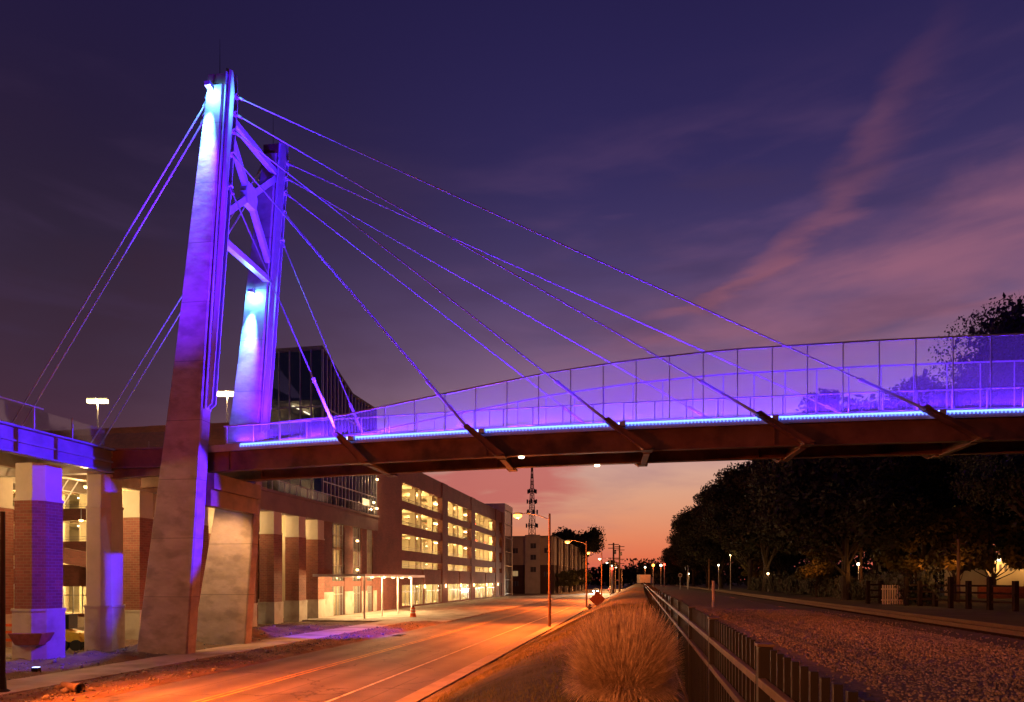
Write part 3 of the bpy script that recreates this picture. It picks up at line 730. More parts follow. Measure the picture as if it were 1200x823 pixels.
# brick front below with tall windows
mb = MB(); wins = [(69.6, 72.8), (75.0, 77.6), (79.2, 81.2)]
ed = [66.4]+[q for w in wins for q in w]+[82.15]
for i in range(0, len(ed), 2): mb.box(S, ed[i], ed[i+1], -33.6, -33.0, 0, 11.6)
for w in wins: mb.box(S, w[0], w[1], -33.55, -33.05, 3.3, 3.9); mb.box(S, w[0], w[1], -33.55, -33.05, 10.4, 11.59)
mb.build('wall', M['brickb'], gb)
for w in wins:
    mb = MB(); n = 4
    for i in range(n+1): u = w[0]+(w[1]-w[0])*i/n; mb.box(S, u-.04, u+.04, -33.35, -33.2, .1, 10.4)
    for z in (2.4, 5.6, 7.4, 9.0): mb.box(S, w[0], w[1], -33.33, -33.22, z, z+.08)
    o = mb.build('window_frame', M['mull'], gb)
    mb = MB(); mb.box(S, w[0], w[1], -33.4, -33.37, .1, 10.4); mb.build('pane', M['glassc'], o)
mb = MB(); mb.box(S, 66.5, 82, -39.2, -38.9, 0, 11.5); mb.box(S, 66.6, 82, -38.9, -33.62, 3.5, 3.8); mb.box(S, 66.6, 82, -38.9, -33.62, 7.4, 7.7); mb.box(S, 66.4, 66.6, -38.9, -33.62, 0, 11.4)
for k in range(3): mb.beam(S(69+k*4.5, -34.6, 3.9), S(72+k*4.5, -34.6, 7.4), .5, .25)
mb.build('inner_room', M['int'], gb)
for s_ in (73.4, 78.2, 81.7):
    mb = MB(); mb.box(S, s_-.12, s_+.12, -38.88, -33.9, .05, 10.2); mb.build('cross_wall', M['int'], gb)
for i in range(0, len(ed), 2): mb = MB(); mb.box(S, ed[i]-.05, ed[i+1]+.05, -32.998, -32.9, 0, 2.7); mb.build('stone_plinth', M['pale'], gb)
for (s_, z, p) in ((71, 2.8, 900), (76, 2.8, 900), (80, 2.8, 900), (71, 6.6, 500), (76, 6.7, 500), (80, 6.7, 500), (71, 9.8, 260), (79.5, 9.8, 260)): light('POINT', S(s_, -35.4, z), p, WARM, gb, size=.3)
# ledge, beam and portico columns
mb = MB(); mb.box(S, 49.5, 82.1, -33.9, -32.7, 10.25, 11.9); mb.box(S, 49.5, 82.12, -34.0, -32.55, 11.902, 12.15); mb.build('ledge_beam', M['ledge'], gb)
mb = MB(); mb.box(S, 49.5, 66.3, -40, -33.91, 11.3, 11.88); mb.build('balcony_floor', M['int'], gb)
mb = MB(); mb.box(S, 50, 82, -32.66, -32.6, 13.1, 13.16)
for s_ in np.arange(50, 82, 2.2): mb.box(S, s_-.03, s_+.03, -32.66, -32.6, 12.15, 13.1)
o = mb.build('balcony_rail', M['steel'], gb); mb = MB(); mb.box(S, 50, 82, -32.64, -32.625, 12.22, 13.05); mb.build('glass_panel', M['glassc'], o)
for s_ in (53.2, 57.6, 62.2, 66.2):
    ang_column(gb, s_, -33.35, 1.45, 10.24, 2.0, 8.2)
for s_ in (55.5, 61, 66): ang_column(gb, s_, -38.6, 1.2, 11.2, 2.0, 8.2)
for (s_, t_) in ((55.4, -35.8), (60, -35.8), (64.4, -35.8)): light('POINT', S(s_, t_, 9.4), 420, WARM, gb, size=.2)
# wall lamps
for (s_, t_, z, k) in ((79.8, -32.35, 13.6, 1), (80.9, -32.35, 16.6, 1), (81.2, -32.5, 13.0, 1), (75.4, -32.6, 8.6, 0), (75.4, -32.6, 5.2, 0), (51.2, -32.4, 12.3, 1)):
    mb = MB(); c = S(s_, t_, z); mb.lathe([(.05, z+.12), (.15, z+.1), (.17, z-.05), (.1, z-.12)], (c[0], c[1]), 10); mb.build('wall_lamp', M['warm'], gb)
    light('POINT', S(s_, t_+.5, z-.1), 130, WARM, gb, size=.1)
mb = MB(); mb.box(S, 77.5, 79.5, -32.98, -32.8, 13.1, 13.9); mb.build('lit_sign_panel', M['litwin'], gb)

# entrance canopy
cn = thing('entrance_canopy', 'flat steel entrance canopy on slim white posts before the glass building', 'canopy', S(74, -30, 0))
mb = MB(); mb.box(S, 65, 84.5, -32.98, -27.3, 4.35, 4.62); mb.build('roof', M['steel'], cn)
for s_ in (65.6, 70.5, 75.4, 80.2):
    mb = MB(); c = S(s_, -27.6, 0); mb.tube((c[0], c[1], .05), (c[0], c[1], 4.35), .1, .1, 12); mb.build('post', M['white'], cn)
for s_ in (66.5, 70, 73.5, 76.5, 79.5, 82.5):
    for t_ in (-28.6,):
        mb = MB(); c = S(s_, t_, 4.25); mb.tube((c[0], c[1], 4.348), (c[0], c[1], 4.2), .17, .14, 10); mb.build('downlight', M['warm'], cn)
        light('POINT', (c[0], c[1], 4.0), 1500, WARM, cn, size=.12)
# lift block seen between pylon leg and glass
lb = thing('lift_tower', 'small beige lift tower with lit window left of the glass building', 'tower', S(72, -42.5, 0))
mb = MB(); mb.box(S, 70, 74, -44.5, -40.6, 0, 23); mb.build('wall', M['beige'], lb)
mb = MB(); mb.box(S, 69.96, 69.998, -41.5, -40.8, 21.3, 22.4); mb.build('window', M['litwin'], lb)
mb = MB(); mb.box(S, 69.9, 74.1, -44.6, -40.5, 23.002, 23.3); mb.build('roof', M['roof'], lb)

# ------------------------------------------------------------------ beyond: flats, radio mast
ap = thing('apartment_block', 'beige and dark brick apartment block beyond the parking garage', 'building', S(240, -32, 0))
mb = MB(); mb.box(S, 200, 330, -46, -24.8, 8.5, 16.8); mb.build('upper_wall', M['beige'], ap)
mb = MB(); mb.box(S, 200.1, 330, -45.9, -24.9, 0, 8.498); mb.build('lower_wall', M['dbrown'], ap)
mb = MB(); mb.box(S, 199.4, 200, -33.5, -29, 0, 17.4); mb.build('bay', M['stucco'], ap)
mb = MB(); mb.box(S, 199.6, 330.4, -46.4, -24.4, 16.802, 17.1); mb.build('roof', M['roof'], ap)
for k, (t_, z, lit) in enumerate(((-36.5, 12, 0), (-36.5, 5.2, 1), (-36.5, 2.2, 0), (-27, 12, 0), (-27, 5, 0), (-31, 13.4, 0), (-31, 10, 0), (-31, 6.4, 0))):
    mb = MB(); x = 199.36 if t_ == -31 else 199.95; mb.box(S, x, x+.03, t_-.8, t_+.8, z, z+1.5); o = mb.build('window', M['litdim' if lit else 'dkint'], ap)
    mb = MB()
    for q in (-.84, .0, .8): mb.box(S, x-.05, x-.002, t_+q, t_+q+.06, z, z+1.5)
    mb.build('frame', M['mull'], o)
for k in range(14):
    s_ = 206+k*8.6
    mb = MB(); mb.box(S, s_, s_+2, -24.88, -24.3, 0, 16.9); mb.build('pilaster', M['stucco' if k % 2 else 'dbrown'], ap)
    for z in (2, 6, 11):
        mb = MB(); mb.box(S, s_+3.4, s_+5.6, -24.79, -24.76, z, z+1.8); mb.build('window', M['litdim' if (k*3+int(z)) % 7 == 0 else 'dkint'], ap)
mast = thing('radio_mast', 'tall lattice radio mast with antenna drums rising behind the apartment block', 'mast', (8.8, 300, 0))
mb = MB(); rad = lambda z: np.interp(z, [0, 36, 54], [2.6, 1.3, .35]); zz = np.arange(0, 54.1, 3)
cr = [(math.cos(R(90+120*i)), math.sin(R(90+120*i))) for i in range(3)]
P = lambda i, z: (8.8+cr[i % 3][0]*rad(z), 300+cr[i % 3][1]*rad(z), z)
for i in range(3):
    for z0, z1 in zip(zz[:-1], zz[1:]):
        mb.tube(P(i, z0), P(i, z1), .13, .13, 5); mb.tube(P(i, z0), P(i+1, z1), .08, .08, 4); mb.tube(P(i+1, z0), P(i, z1), .08, .08, 4); mb.tube(P(i, z1), P(i+1, z1), .08, .08, 4)
mb.build('lattice', M['railp'], mast)
for z in (28, 34, 38.5, 43):
    for i in range(5):
        t_ = 2*math.pi*i/5+z; r_ = rad(z)+.9; mb = MB(); x, y = 8.8+r_*math.cos(t_), 300+r_*math.sin(t_)
        mb.box(W, x-.35, x+.35, y-.2, y+.2, z-.9, z+.9); mb.tube((8.8, 300, z), (x, y, z), .07, .07, 4); mb.build('antenna', M['dkint'], mast)
mb = MB(); mb.tube((8.8, 300, 54), (8.8, 300, 58), .08, .04, 5); mb.build('aerial', M['railp'], mast)

# ------------------------------------------------------------------ street lamps
def street_lamp(cool=False):
    r = thing('street_lamp', '', 'street lamp', (0, 0, 0), group='street lamps along the grass bank')
    mb = MB(); mb.tube((0, 0, 0), (0, 0, 9.6), .13, .085, 12); mb.build('pole', M['wood'], r)
    mb = MB(); pts = [(-.05, 0, 9.1), (-.9, 0, 9.45), (-1.8, 0, 9.62), (-2.4, 0, 9.6)]
    mb.path(pts, [.04, .035, .03, .03]); mb.build('arm', M['steel'], r)
    mb = MB(); k = [(-3.05, .10), (-2.95, .17), (-2.6, .18), (-2.3, .08)]
    mb.prism_side(Frame((0, 0), (1, 0), (0, 1)), [(-3.1, 9.5), (-2.3, 9.5), (-2.25, 9.62), (-2.5, 9.72), (-2.95, 9.7), (-3.1, 9.6)], -.16, .16)
    h = mb.build('lamp_head', M['steel'], r)
    mb = MB(); mb.lathe([(.05, 9.20), (.24, 9.24), (.36, 9.36), (.36, 9.498)], (-2.72, 0), 12); mb.build('lens', M['whitel' if cool else 'sodium'], h, smooth=True)
    return r
lamp = street_lamp(); lampc = street_lamp(True)
YS = [58, 98, 137, 176, 215, 254, 293]
LB = ['nearest street lamp, on a brown wooden pole beside the grass bank', 'second nearest street lamp over the bank side of the street', 'third street lamp beyond the orange road sign',
      'fourth street lamp, whiter, beyond the orange ones', 'fifth street lamp just before the utility poles', 'sixth street lamp near the far trees', 'farthest street lamp of the row']
for i, Y in enumerate(YS):
    t_ = -7.55; s_ = (Y+.1843*t_)/.98287; p = S(s_, t_, .05)
    src = lampc if i >= 3 else lamp
    if i == 0: o = lamp; o.location = p; o['label'] = LB[i]
    elif i == 3: o = lampc; o.location = p; o['label'] = LB[i]
    else: o = dup(src, p, 0, label=LB[i])
    hx = (p[0]-2.7, p[1], 9.15)
    cl_ = SOD if i < 3 else (1, .4, .12)
    light('POINT', hx, 3500, cl_, size=.2, name='sodium_light'); light('SPOT', hx, 52000 if i < 3 else 40000, cl_, aim=(hx[0]-1.5, hx[1]-3.5, 0), size=.2, spot=150, blend=1.0, name='sodium_light')
# lamps outside the frame that light the near part of the street
for (s_, t_, p_, pw, cone, aim_, rz_, nm) in ((15, -22.6, 3000, 84000, 88, (-6, 24, 0), math.pi, 'street lamp on the sidewalk, left of the frame'), (-9, -7.55, 1200, 31000, 150, (-6.5, -4, 0), 0, 'street lamp behind the camera')):
    p = S(s_, t_, .05); o = dup(lamp, p, rz_, label=nm); hx = (p[0]-2.7*math.cos(rz_), p[1], 9.15)
    light('POINT', hx, p_, SOD, size=.2, name='sodium_light'); light('SPOT', hx, pw, SOD if s_ > 0 else (1, .25, .06), aim=aim_, size=.2, spot=cone, blend=.9, name='sodium_light')

# ------------------------------------------------------------------ black fence beside the camera
fz = 2.47; FT = .55
fence = thing('metal_fence', 'black metal picket fence with two side rails, running from camera to horizon', 'fence', S(3, FT, fz))
posts = [3.07/.98287-.06+ .105 + 2.2*i for i in range(-2, 48)]
def fpos(i): return 3.22+2.2*i
for i in range(-2, 45):
    s_ = fpos(i)
    mb = MB(); mb.box(S, s_-.032, s_+.032, FT-.032, FT+.032, fz-.2, 3.70); o = mb.build('fence_post', M['black'], fence, bevel=.004)
    mb = MB(); mb.box(S, s_-.038, s_+.038, FT-.038, FT+.038, 3.702, 3.716); mb.build('post_cap', M['railp'], o, bevel=.004)
    s_n = fpos(i+1); mb = MB(); n = 16
    for k in range(1, n):
        u = s_+(s_n-s_)*k/n; mb.box(S, u-.0125, u+.0125, FT+.0, FT+.025, 2.56, 3.70)
    mb.build('picket_panel', M['black'], fence)
    mb = MB()
    for z in (3.546, 3.343): mb.box(S, s_+.033, s_n-.033, FT-.034, FT-.002, z-.019, z+.019)
    mb.box(S, s_+.033, s_n-.033, FT-.03, FT-.002, 2.62, 2.66)
    mb.build('side_rail', M['railp'], fence, bevel=.004 if i < 6 else 0)

# ------------------------------------------------------------------ grass
def blades(name, P0, H, Wd, lean, m, label, parent=None, curve=.35, tip=.15, seg=2, kind='stuff'):
    n = len(P0); ang = rng.uniform(0, 2*math.pi, n); la = lean[0]; dirx, diry = lean[1], lean[2]
    wx, wy = np.cos(ang)*Wd/2, np.sin(ang)*Wd/2
    V = np.zeros((n, 2*(seg+1), 3), np.float32)
    for k in range(seg+1):
        f = k/seg; hh = H*(f-curve*la*f*f*.5); off = H*la*(f**1.7)
        cx = P0[:, 0]+dirx*off; cy = P0[:, 1]+diry*off; cz = P0[:, 2]+hh; w = (1-f*(1-tip))
        V[:, 2*k, 0] = cx-wx*w; V[:, 2*k, 1] = cy-wy*w; V[:, 2*k, 2] = cz
        V[:, 2*k+1, 0] = cx+wx*w; V[:, 2*k+1, 1] = cy+wy*w; V[:, 2*k+1, 2] = cz
    base = (np.arange(n)*2*(seg+1))[:, None, None]
    fq = np.array([[2*k, 2*k+1, 2*k+3, 2*k+2] for k in range(seg)])[None]
    F = (base+fq).reshape(-1, 4)
    o = mesh_np(name, V.reshape(-1, 3), F, m, parent)
    return o
n = 60000
s_ = 3+42*rng.random(n)**1.6; t_ = -6.9+7.4*rng.random(n)
zp = np.interp(t_, [q[0] for q in bank], [q[1] for q in bank])-.01
P0 = np.stack([s_*.1843+t_*.98287, s_*.98287-t_*.1843, zp], 1); a_ = rng.uniform(0, 6.28, n)
o = blades('grass', P0, rng.uniform(.03, .085, n), rng.uniform(.006, .012, n)*(1+s_/25), (rng.uniform(.1, .8, n), np.cos(a_), np.sin(a_)), M['blade'], '')
tag(o, 'short dry grass covering the slope beside the street', 'grass', kind='stuff')
# ornamental grass clump
pc = Vector(S(8.9, -.22, 2.46)); og = thing('ornamental_grass', 'large rounded clump of dry ornamental grass beside the black fence', 'plant', tuple(pc))
n = 21000
a_ = rng.uniform(0, 2*math.pi, n); rr = .34*np.sqrt(rng.random(n)); out = 1.25*rng.random(n)**.75
P0 = np.stack([pc.x+rr*np.cos(a_), pc.y+rr*np.sin(a_), np.full(n, pc.z-.02)], 1)
aa = a_+rng.normal(0, .45, n)
H = 1.27*(1-.42*out/1.25)*rng.uniform(.72, 1.05, n)
# each blade as an arc: angle from vertical out, drooping at the tip
seg = 5; V = np.zeros((n, 2*(seg+1), 3), np.float32); wa = aa+math.pi/2+rng.normal(0, .8, n); wd = rng.uniform(.006, .013, n)
x = P0[:, 0].copy(); y = P0[:, 1].copy(); z = P0[:, 2].copy(); th = out*.66; droop = rng.uniform(.1, 1.0, n)*(.2+out)*.30
for k in range(seg+1):
    w = wd*(1-.8*k/seg)
    V[:, 2*k] = np.stack([x-np.cos(wa)*w/2, y-np.sin(wa)*w/2, z], 1); V[:, 2*k+1] = np.stack([x+np.cos(wa)*w/2, y+np.sin(wa)*w/2, z], 1)
    l = H/seg; x += np.cos(aa)*np.sin(th)*l; y += np.sin(aa)*np.sin(th)*l; z += np.cos(th)*l; th = th+droop
F = ((np.arange(n)*2*(seg+1))[:, None, None]+np.array([[2*k, 2*k+1, 2*k+3, 2*k+2] for k in range(seg)])[None]).reshape(-1, 4)
mesh_np('blades', V.reshape(-1, 3), F, M['straw'], og)
og['kind'] = 'thing'; og.scale = (.84, .84, 1.0)

# ------------------------------------------------------------------ railway
tracks = []
for tc, lab in ((7.4, 'nearer railway track on the dark stony bed'), (14.2, 'farther railway track across the dark ground')):
    tr = thing('railway_track', lab, 'railway track', S(20, tc, 2), group='railway tracks')
    zb = 2.04 if tc < 10 else 1.98
    if tc < 10: continue
    for d in (-.72, .72):
        mb = MB()
        mb.box(S, -30, 700, tc+d-.06, tc+d+.06, zb+.0, zb+.03); mb.box(S, -30, 700, tc+d-.012, tc+d+.012, zb+.03, zb+.13); mb.box(S, -30, 700, tc+d-.036, tc+d+.036, zb+.13, zb+.17)
        mb.build('rail', M['railm'], tr)
    mb = MB()
    for k in range(260): mb.box(S, 4+k*.62, 4+k*.62+.22, tc-1.3, tc+1.3, zb-.12, zb-.004)
    o = mb.build('ties', M['ties'], tr); o['kind'] = 'stuff'
for o in list(bpy.data.objects):
    if o.name.startswith('railway_track') and not o.children: bpy.data.objects.remove(o)
# ballast stones
n = 36000
s_ = 4+44*rng.random(n)**1.5; t_ = 3.0+9.2*rng.random(n)
t_ = np.where(rng.random(n) < .1, t_, 4.2+6.6*rng.random(n))
P0 = np.stack([s_*.1843+t_*.98287, s_*.98287-t_*.1843, np.interp(t_, [2.6, 5, 7, 9.5, 10.6, 14], [1.98, 2.03, 2.06, 2.06, 1.99, 1.95])], 1)
ico = np.array([[0, 0, 1], [.9, 0, .1], [.2, .85, .2], [-.8, .5, -.1], [-.7, -.6, .15], [.3, -.9, 0], [0, 0, -.9]])
fi = np.array([[0, 1, 2], [0, 2, 3], [0, 3, 4], [0, 4, 5], [0, 5, 1], [6, 2, 1], [6, 3, 2], [6, 4, 3], [6, 5, 4], [6, 1, 5]])
q = rng.normal(size=(n, 4)); q /= np.linalg.norm(q, axis=1)[:, None]; w, x, y, z = q.T
Rm = np.stack([1-2*(y*y+z*z), 2*(x*y-z*w), 2*(x*z+y*w), 2*(x*y+z*w), 1-2*(x*x+z*z), 2*(y*z-x*w), 2*(x*z-y*w), 2*(y*z+x*w), 1-2*(x*x+y*y)], 1).reshape(n, 3, 3)
sc = rng.uniform(.018, .05, n)[:, None, None]*rng.uniform(.6, 1.3, (n, 1, 3))
V = np.einsum('nij,nkj->nki', Rm, ico[None]*sc)+P0[:, None, :]
F = (np.arange(n)[:, None, None]*7+fi[None]).reshape(-1, 3)
tag(mesh_np('ballast_stones', V.reshape(-1, 3), F, M['stone']), 'loose ballast gravel beside the railway', 'gravel', kind='stuff')
n = 5200
s_ = 16+42*rng.random(n)**1.2; t_ = np.where(rng.random(n) < .5, -21.3+3.2*rng.random(n), -24.4-8*rng.random(n)**1.3)
zz_ = np.array([vf(a, b) if b > -22 else gf(a, b) for a, b in zip(s_, t_)])
P0 = np.stack([s_*.1843+t_*.98287, s_*.98287-t_*.1843, zz_+.01], 1); q = rng.normal(size=(n, 3)); ang = rng.uniform(0, 6.28, n)
sc = (rng.uniform(.02, .05, n)*(1+2.2*(rng.random(n) < .06)))[:, None, None]*rng.uniform(.6, 1.4, (n, 1, 3))
V = np.einsum('nij,nkj->nki', Rm[:n], ico[None]*sc)+P0[:, None, :]
tag(mesh_np('rubble', V.reshape(-1, 3), (np.arange(n)[:, None, None]*7+fi[None]).reshape(-1, 3), M['stone']), 'stones and clods scattered over the dug up dirt', 'rubble', kind='stuff')
mp_ = thing('marker_post', 'short pale marker post standing beside the railway', 'post', (14.7, 50, 2))
mb = MB(); mb.tube((14.75, 50, 1.9), (14.75, 50, 3.95), .11, .11, 10); mb.build('post', M['stucco'], mp_)
mb = MB(); mb.tube((14.75, 50, 3.95), (14.75, 50, 4.02), .12, .05, 10); mb.build('cap', M['black'], mp_)

# ------------------------------------------------------------------ trees
def crown_mesh(seed, Rx, Rz, zc, nclump, nleaf, leaf, skirt=0):
    r = np.random.default_rng(seed); C = []
    for i in range(nclump):
        d = r.normal(size=3); d /= np.linalg.norm(d); f = .38+.62*r.random()**.5
        C.append((d[0]*Rx*f, d[1]*Rx*f, zc+d[2]*Rz*f*(1 if d[2] > 0 else .85), (.16+.20*r.random())*Rx))
    C = np.array(C); ci = r.integers(0, nclump, nleaf); d = r.normal(size=(nleaf, 3)); d /= np.linalg.norm(d, axis=1)[:, None]
    rad = C[ci, 3]*(.35+.75*r.random(nleaf)**.6); P = C[ci, :3]+d*rad[:, None]*np.array([1.15, 1.15, .8])
    # quads with random orientation
    a = r.normal(size=(nleaf, 3)); a /= np.linalg.norm(a, axis=1)[:, None]; b = np.cross(a, r.normal(size=(nleaf, 3))); b /= np.linalg.norm(b, axis=1)[:, None]
    L_ = leaf*(.6+.8*r.random(nleaf))[:, None]; a = a*L_; b = b*L_*.55
    V = np.stack([P-a, P-b, P+a, P+b], 1).reshape(-1, 3); F = np.arange(nleaf*4).reshape(-1, 4)
    nc = int(nleaf*.22); ci = r.integers(0, nclump, nc); P = C[ci, :3]*np.array([.86, .86, 1])+r.normal(size=(nc, 3))*C[ci, 3][:, None]*.28
    a = r.normal(size=(nc, 3)); a /= np.linalg.norm(a, axis=1)[:, None]; b = np.cross(a, r.normal(size=(nc, 3))); b /= np.linalg.norm(b, axis=1)[:, None]
    a = a*leaf*2.6; b = b*leaf*1.7; V2 = np.stack([P-a, P-b, P+a, P+b], 1).reshape(-1, 3); V = np.concatenate([V, V2]); F = np.arange(len(V)).reshape(-1, 4)
    return V, F, C
def tree(kind, seed, h, Rx, trunk_r, name='oak_tree', nleaf=26000, leaf=.2, leafm='leaf', low=.3, ncl=46):
    r = thing(name, '', 'tree', (0, 0, 0)); rr = random.Random(seed)
    Rz = h*(1-low)/2; zc = h*low+Rz
    V, F, C = crown_mesh(seed, Rx, Rz, zc, ncl, nleaf, leaf)
    mb = MB(); pts = [(0, 0, -.3), (0, 0, .25), (.15*rr.uniform(-1, 1), .1, h*.18), (.4*rr.uniform(-1, 1), .3*rr.uniform(-1, 1), h*.36), (.6*rr.uniform(-1, 1), .4*rr.uniform(-1, 1), h*.72)]
    mb.path(pts, [trunk_r*1.5, trunk_r*1.1, trunk_r*.9, trunk_r*.72, trunk_r*.15], 9)
    for i in rr.sample(range(len(C)), 14):
        c = C[i]; z0 = h*rr.uniform(low*.55, low*1.3); st_ = Vector((0, 0, z0)); en = Vector(c[:3])
        if en.z < z0+.5: en.z = z0+1
        md = st_.lerp(en, .5)+Vector((0, 0, -.04*h)); mb.path([st_, md, en], [trunk_r*.42, trunk_r*.22, trunk_r*.05], 6)
    mb.build('trunk', M['bark'], r); mesh_np('crown', V, F, M[leafm], r)
    return r
T = [tree(0, 11, 24, 9.5, .5, low=.2, ncl=70, nleaf=46000, leaf=.24), tree(0, 22, 26, 10.0, .55, low=.24, ncl=80, nleaf=52000, leaf=.24), tree(0, 33, 22, 8.5, .45, low=.22, ncl=64, nleaf=42000, leaf=.22)]
big = tree(0, 44, 25, 9.5, .6, low=.22, ncl=90, nleaf=100000, leaf=.13); big.location = S(56.5, 30.5, 1.95); big.scale = (.8, .8, .93); big['label'] = 'tall dark oak at the right edge, rising above the bridge deck'; big['group'] = 'dark oaks along the right side of the railway'
TR = [ # variant, s, t, scale, label
 (0, 76, 21, .865, 'dark oak behind the wire screen, left of the tallest oak'),
 (2, 48, 46, 1.0, 'dark oak behind the lit yellow building'),
 (1, 88, 33, .98, 'dark oak whose top just clears the bridge deck'),
 (0, 84, 48, .95, 'dark oak in the second row behind the wooden fence'),
 (0, 108, 27, 1.03, 'dark oak standing behind the first gap under the deck'),
 (1, 128, 22, .98, 'dark oak whose crown fills the left part of the wood under the deck'),
 (2, 106, 53, 1.05, 'dark oak at the back, above the yellow building'),
 (2, 118, 42, 1.1, 'dark oak deep in the wood'),
 (2, 152, 23, 1.12, 'dark oak at the left flank of the wood, sixth from the right'),
 (0, 178, 20, 1.02, 'dark oak farther down the railway, before the low ones'),
 (1, 206, 19.5, .92, 'dark oak near the far crossing'),
 (2, 240, 18, 1.0, 'dark oak at the left end of the dark wood'),
 (0, 290, 17, .85, 'low dark oak beyond the crossing'),
 (1, 160, 50, 1.1, 'dark oak hidden among the back of the wood'),
 (0, 210, 40, 1.1, 'dark oak in the back row near the crossing')]
used = set(); GR = 'dark oaks along the right side of the railway'
for (v, s_, t_, sc_, lab) in TR:
    p = S(s_, t_, 1.95)
    if v in used: dup(T[v], p, rng.uniform(0, 6), sc_, lab, GR)
    else: T[v].location = p; T[v].scale = (sc_,)*3; T[v]['label'] = lab; T[v]['group'] = GR; used.add(v)
# horizon trees
for k in range(24):
    x = -20+k*19+random.uniform(-5, 5); Y = 430+random.uniform(-30, 60)
    lab = 'low dark tree on the horizon, number %d' % k
    dup(T[k % 3], (x, Y, 0), k, random.uniform(.5, .72), 'dark distant tree on the horizon at the end of the street', 'distant trees on the horizon')
def wood(name, pts, hz, nl, leaf, label, seed, wdt):
    r = np.random.default_rng(seed); pts = np.array(pts, float); seg = r.integers(0, len(pts)-1, nl); f = r.random(nl)
    c = pts[seg]*(1-f)[:, None]+pts[seg+1]*f[:, None]
    prof_ = hz*(.72+.16*np.sin(c[:, 0]*.11+c[:, 1]*.07)+.12*np.sin(c[:, 0]*.31+1)+.07*np.sin(c[:, 0]*.83))
    P = np.stack([c[:, 0]+r.normal(0, wdt, nl), c[:, 1]+r.normal(0, wdt, nl), c[:, 2]+prof_*r.random(nl)**.7], 1)
    a = r.normal(size=(nl, 3)); a /= np.linalg.norm(a, axis=1)[:, None]; b = np.cross(a, r.normal(size=(nl, 3))); b /= np.linalg.norm(b, axis=1)[:, None]
    a = a*leaf; b = b*leaf*.6; V = np.stack([P-a, P-b, P+a, P+b], 1).reshape(-1, 3)
    return tag(mesh_np(name, V, np.arange(nl*4).reshape(-1, 4), M['leaf']), label, 'wood', kind='stuff')
wood('distant_wood', [(-260, 520, 0), (20, 500, 0), (300, 480, 0), (560, 420, 0)], 17, 26000, 1.5, 'far dark treeline closing the horizon', 3, 6)
wood('park_thicket', [(62, 330, 1.5), (95, 230, 1.5), (118, 150, 1.5), (140, 110, 1.5), (170, 70, 1.5)], 17, 22000, .8, 'dark thicket deep behind the park oaks', 4, 4)
# wide open tree beyond the flats and shrubs before them
wt = tree(0, 5, 22, 12.5, .45, 'umbrella_tree', nleaf=9000, leaf=.38, low=.62, ncl=36); wt.location = (28, 290, 0); wt['label'] = 'broad flat topped tree against the orange sky beyond the apartment block'
wt.scale = (.95, .95, 1.15)
bt = tree(0, 8, 5.6, 2.3, .1, 'shrub_tree', nleaf=5000, leaf=.15, leafm='leafy', low=.2, ncl=20)
for i, (s_, t_, lab) in enumerate(((205, -23, 'small green street tree beside the corner of the apartment block'), (222, -22.5, 'second small green street tree before the apartment block'), (240, -22.5, 'third small green street tree before the apartment block'), (262, -22, 'farthest small green street tree before the apartment block'))):
    if i == 0: bt.location = S(s_, t_, 0); bt['label'] = lab; bt['group'] = 'small street trees'; bt.scale = (1.2,)*3
    else: dup(bt, S(s_, t_, 0), i*1.7, 1.1+.12*i, lab, 'small street trees')
# small lamp lit trees in the park
for i, (px, Y, sc_, lab) in enumerate(((957, 82, 1.25, 'small tree lit orange in the middle of the dark wood'), (887, 150, 1.3, 'small lit tree left of the middle of the dark wood'), (1075, 74, 1.6, 'spreading lit tree behind the picket gate'), (1120, 70, 1.7, 'spreading lit tree left of the yellow building'), (1165, 78, 1.9, 'lit tree behind the yellow building'))):
    x = (px-600)/800*Y; dup(bt, (x, Y, 1.96), i*2.1, sc_, lab, 'lamp lit small trees in the park')
    light('POINT', (x-2.2, Y-3.4, 3.2+2), 120, (1, .26, .04), size=.3, name='park_light')

# ------------------------------------------------------------------ right side: fence posts, gate, yellow building, poles
wf = thing('post_fence', 'dark timber post and rail fence across the park edge', 'fence', (36, 48, 2))
xs = [(1017, 60), (1032, 60), (1062, 55), (1078, 54), (1096, 53), (1114, 50), (1135, 49), (1160, 47), (1190, 45)]
pp = [((px-600)/800*Y, Y) for px, Y in xs]
for i, (x, y) in enumerate(pp):
    mb = MB(); mb.box(W, x-.14, x+.14, y-.14, y+.14, 1.8, 3.95+(.3 if i in (2, 5, 7) else 0)); mb.build('post', M['ties'], wf)
    if i:
        a = pp[i-1]; mb = MB()
        for z in (2.5, 3.1, 3.6): mb.beam((a[0], a[1], z), (x, y, z), .05, .14)
        mb.build('rail', M['ties'], wf)
gt = thing('picket_gate', 'pale picket gate lit orange in the dark fence', 'gate', (31, 56.5, 2))
mb = MB()
for k in range(9): x = 30.55+k*.2; mb.box(W, x, x+.1, 56.3, 56.35, 2.0, 3.6)
mb.build('pickets', M['stucco'], gt); mb = MB()
for z in (2.3, 3.2): mb.box(W, 30.5, 32.3, 56.36, 56.4, z, z+.12)
mb.build('rail', M['stucco'], gt)
light('POINT', (31.4, 53.5, 4.8), 90, (1, .4, .08), size=.2, name='park_light')
yb = thing('yellow_building', 'small yellow lit building with narrow windows at the right edge', 'building', (57, 82, 2))
mb = MB(); mb.box(W, 57.0, 69, 82, 90, 1.9, 6.9); mb.build('wall', M['beige'], yb)
mb = MB(); mb.box(W, 56.6, 69.4, 81.6, 90.4, 6.902, 7.15); mb.build('roof', M['roof'], yb)
for k in range(7):
    if k == 4: continue
    x = 57.9+k*.62+(.5 if k > 4 else 0); mb = MB(); mb.box(W, x, x+.28, 81.96, 81.998, 5.1, 5.9); mb.build('window', M['dkint'], yb)
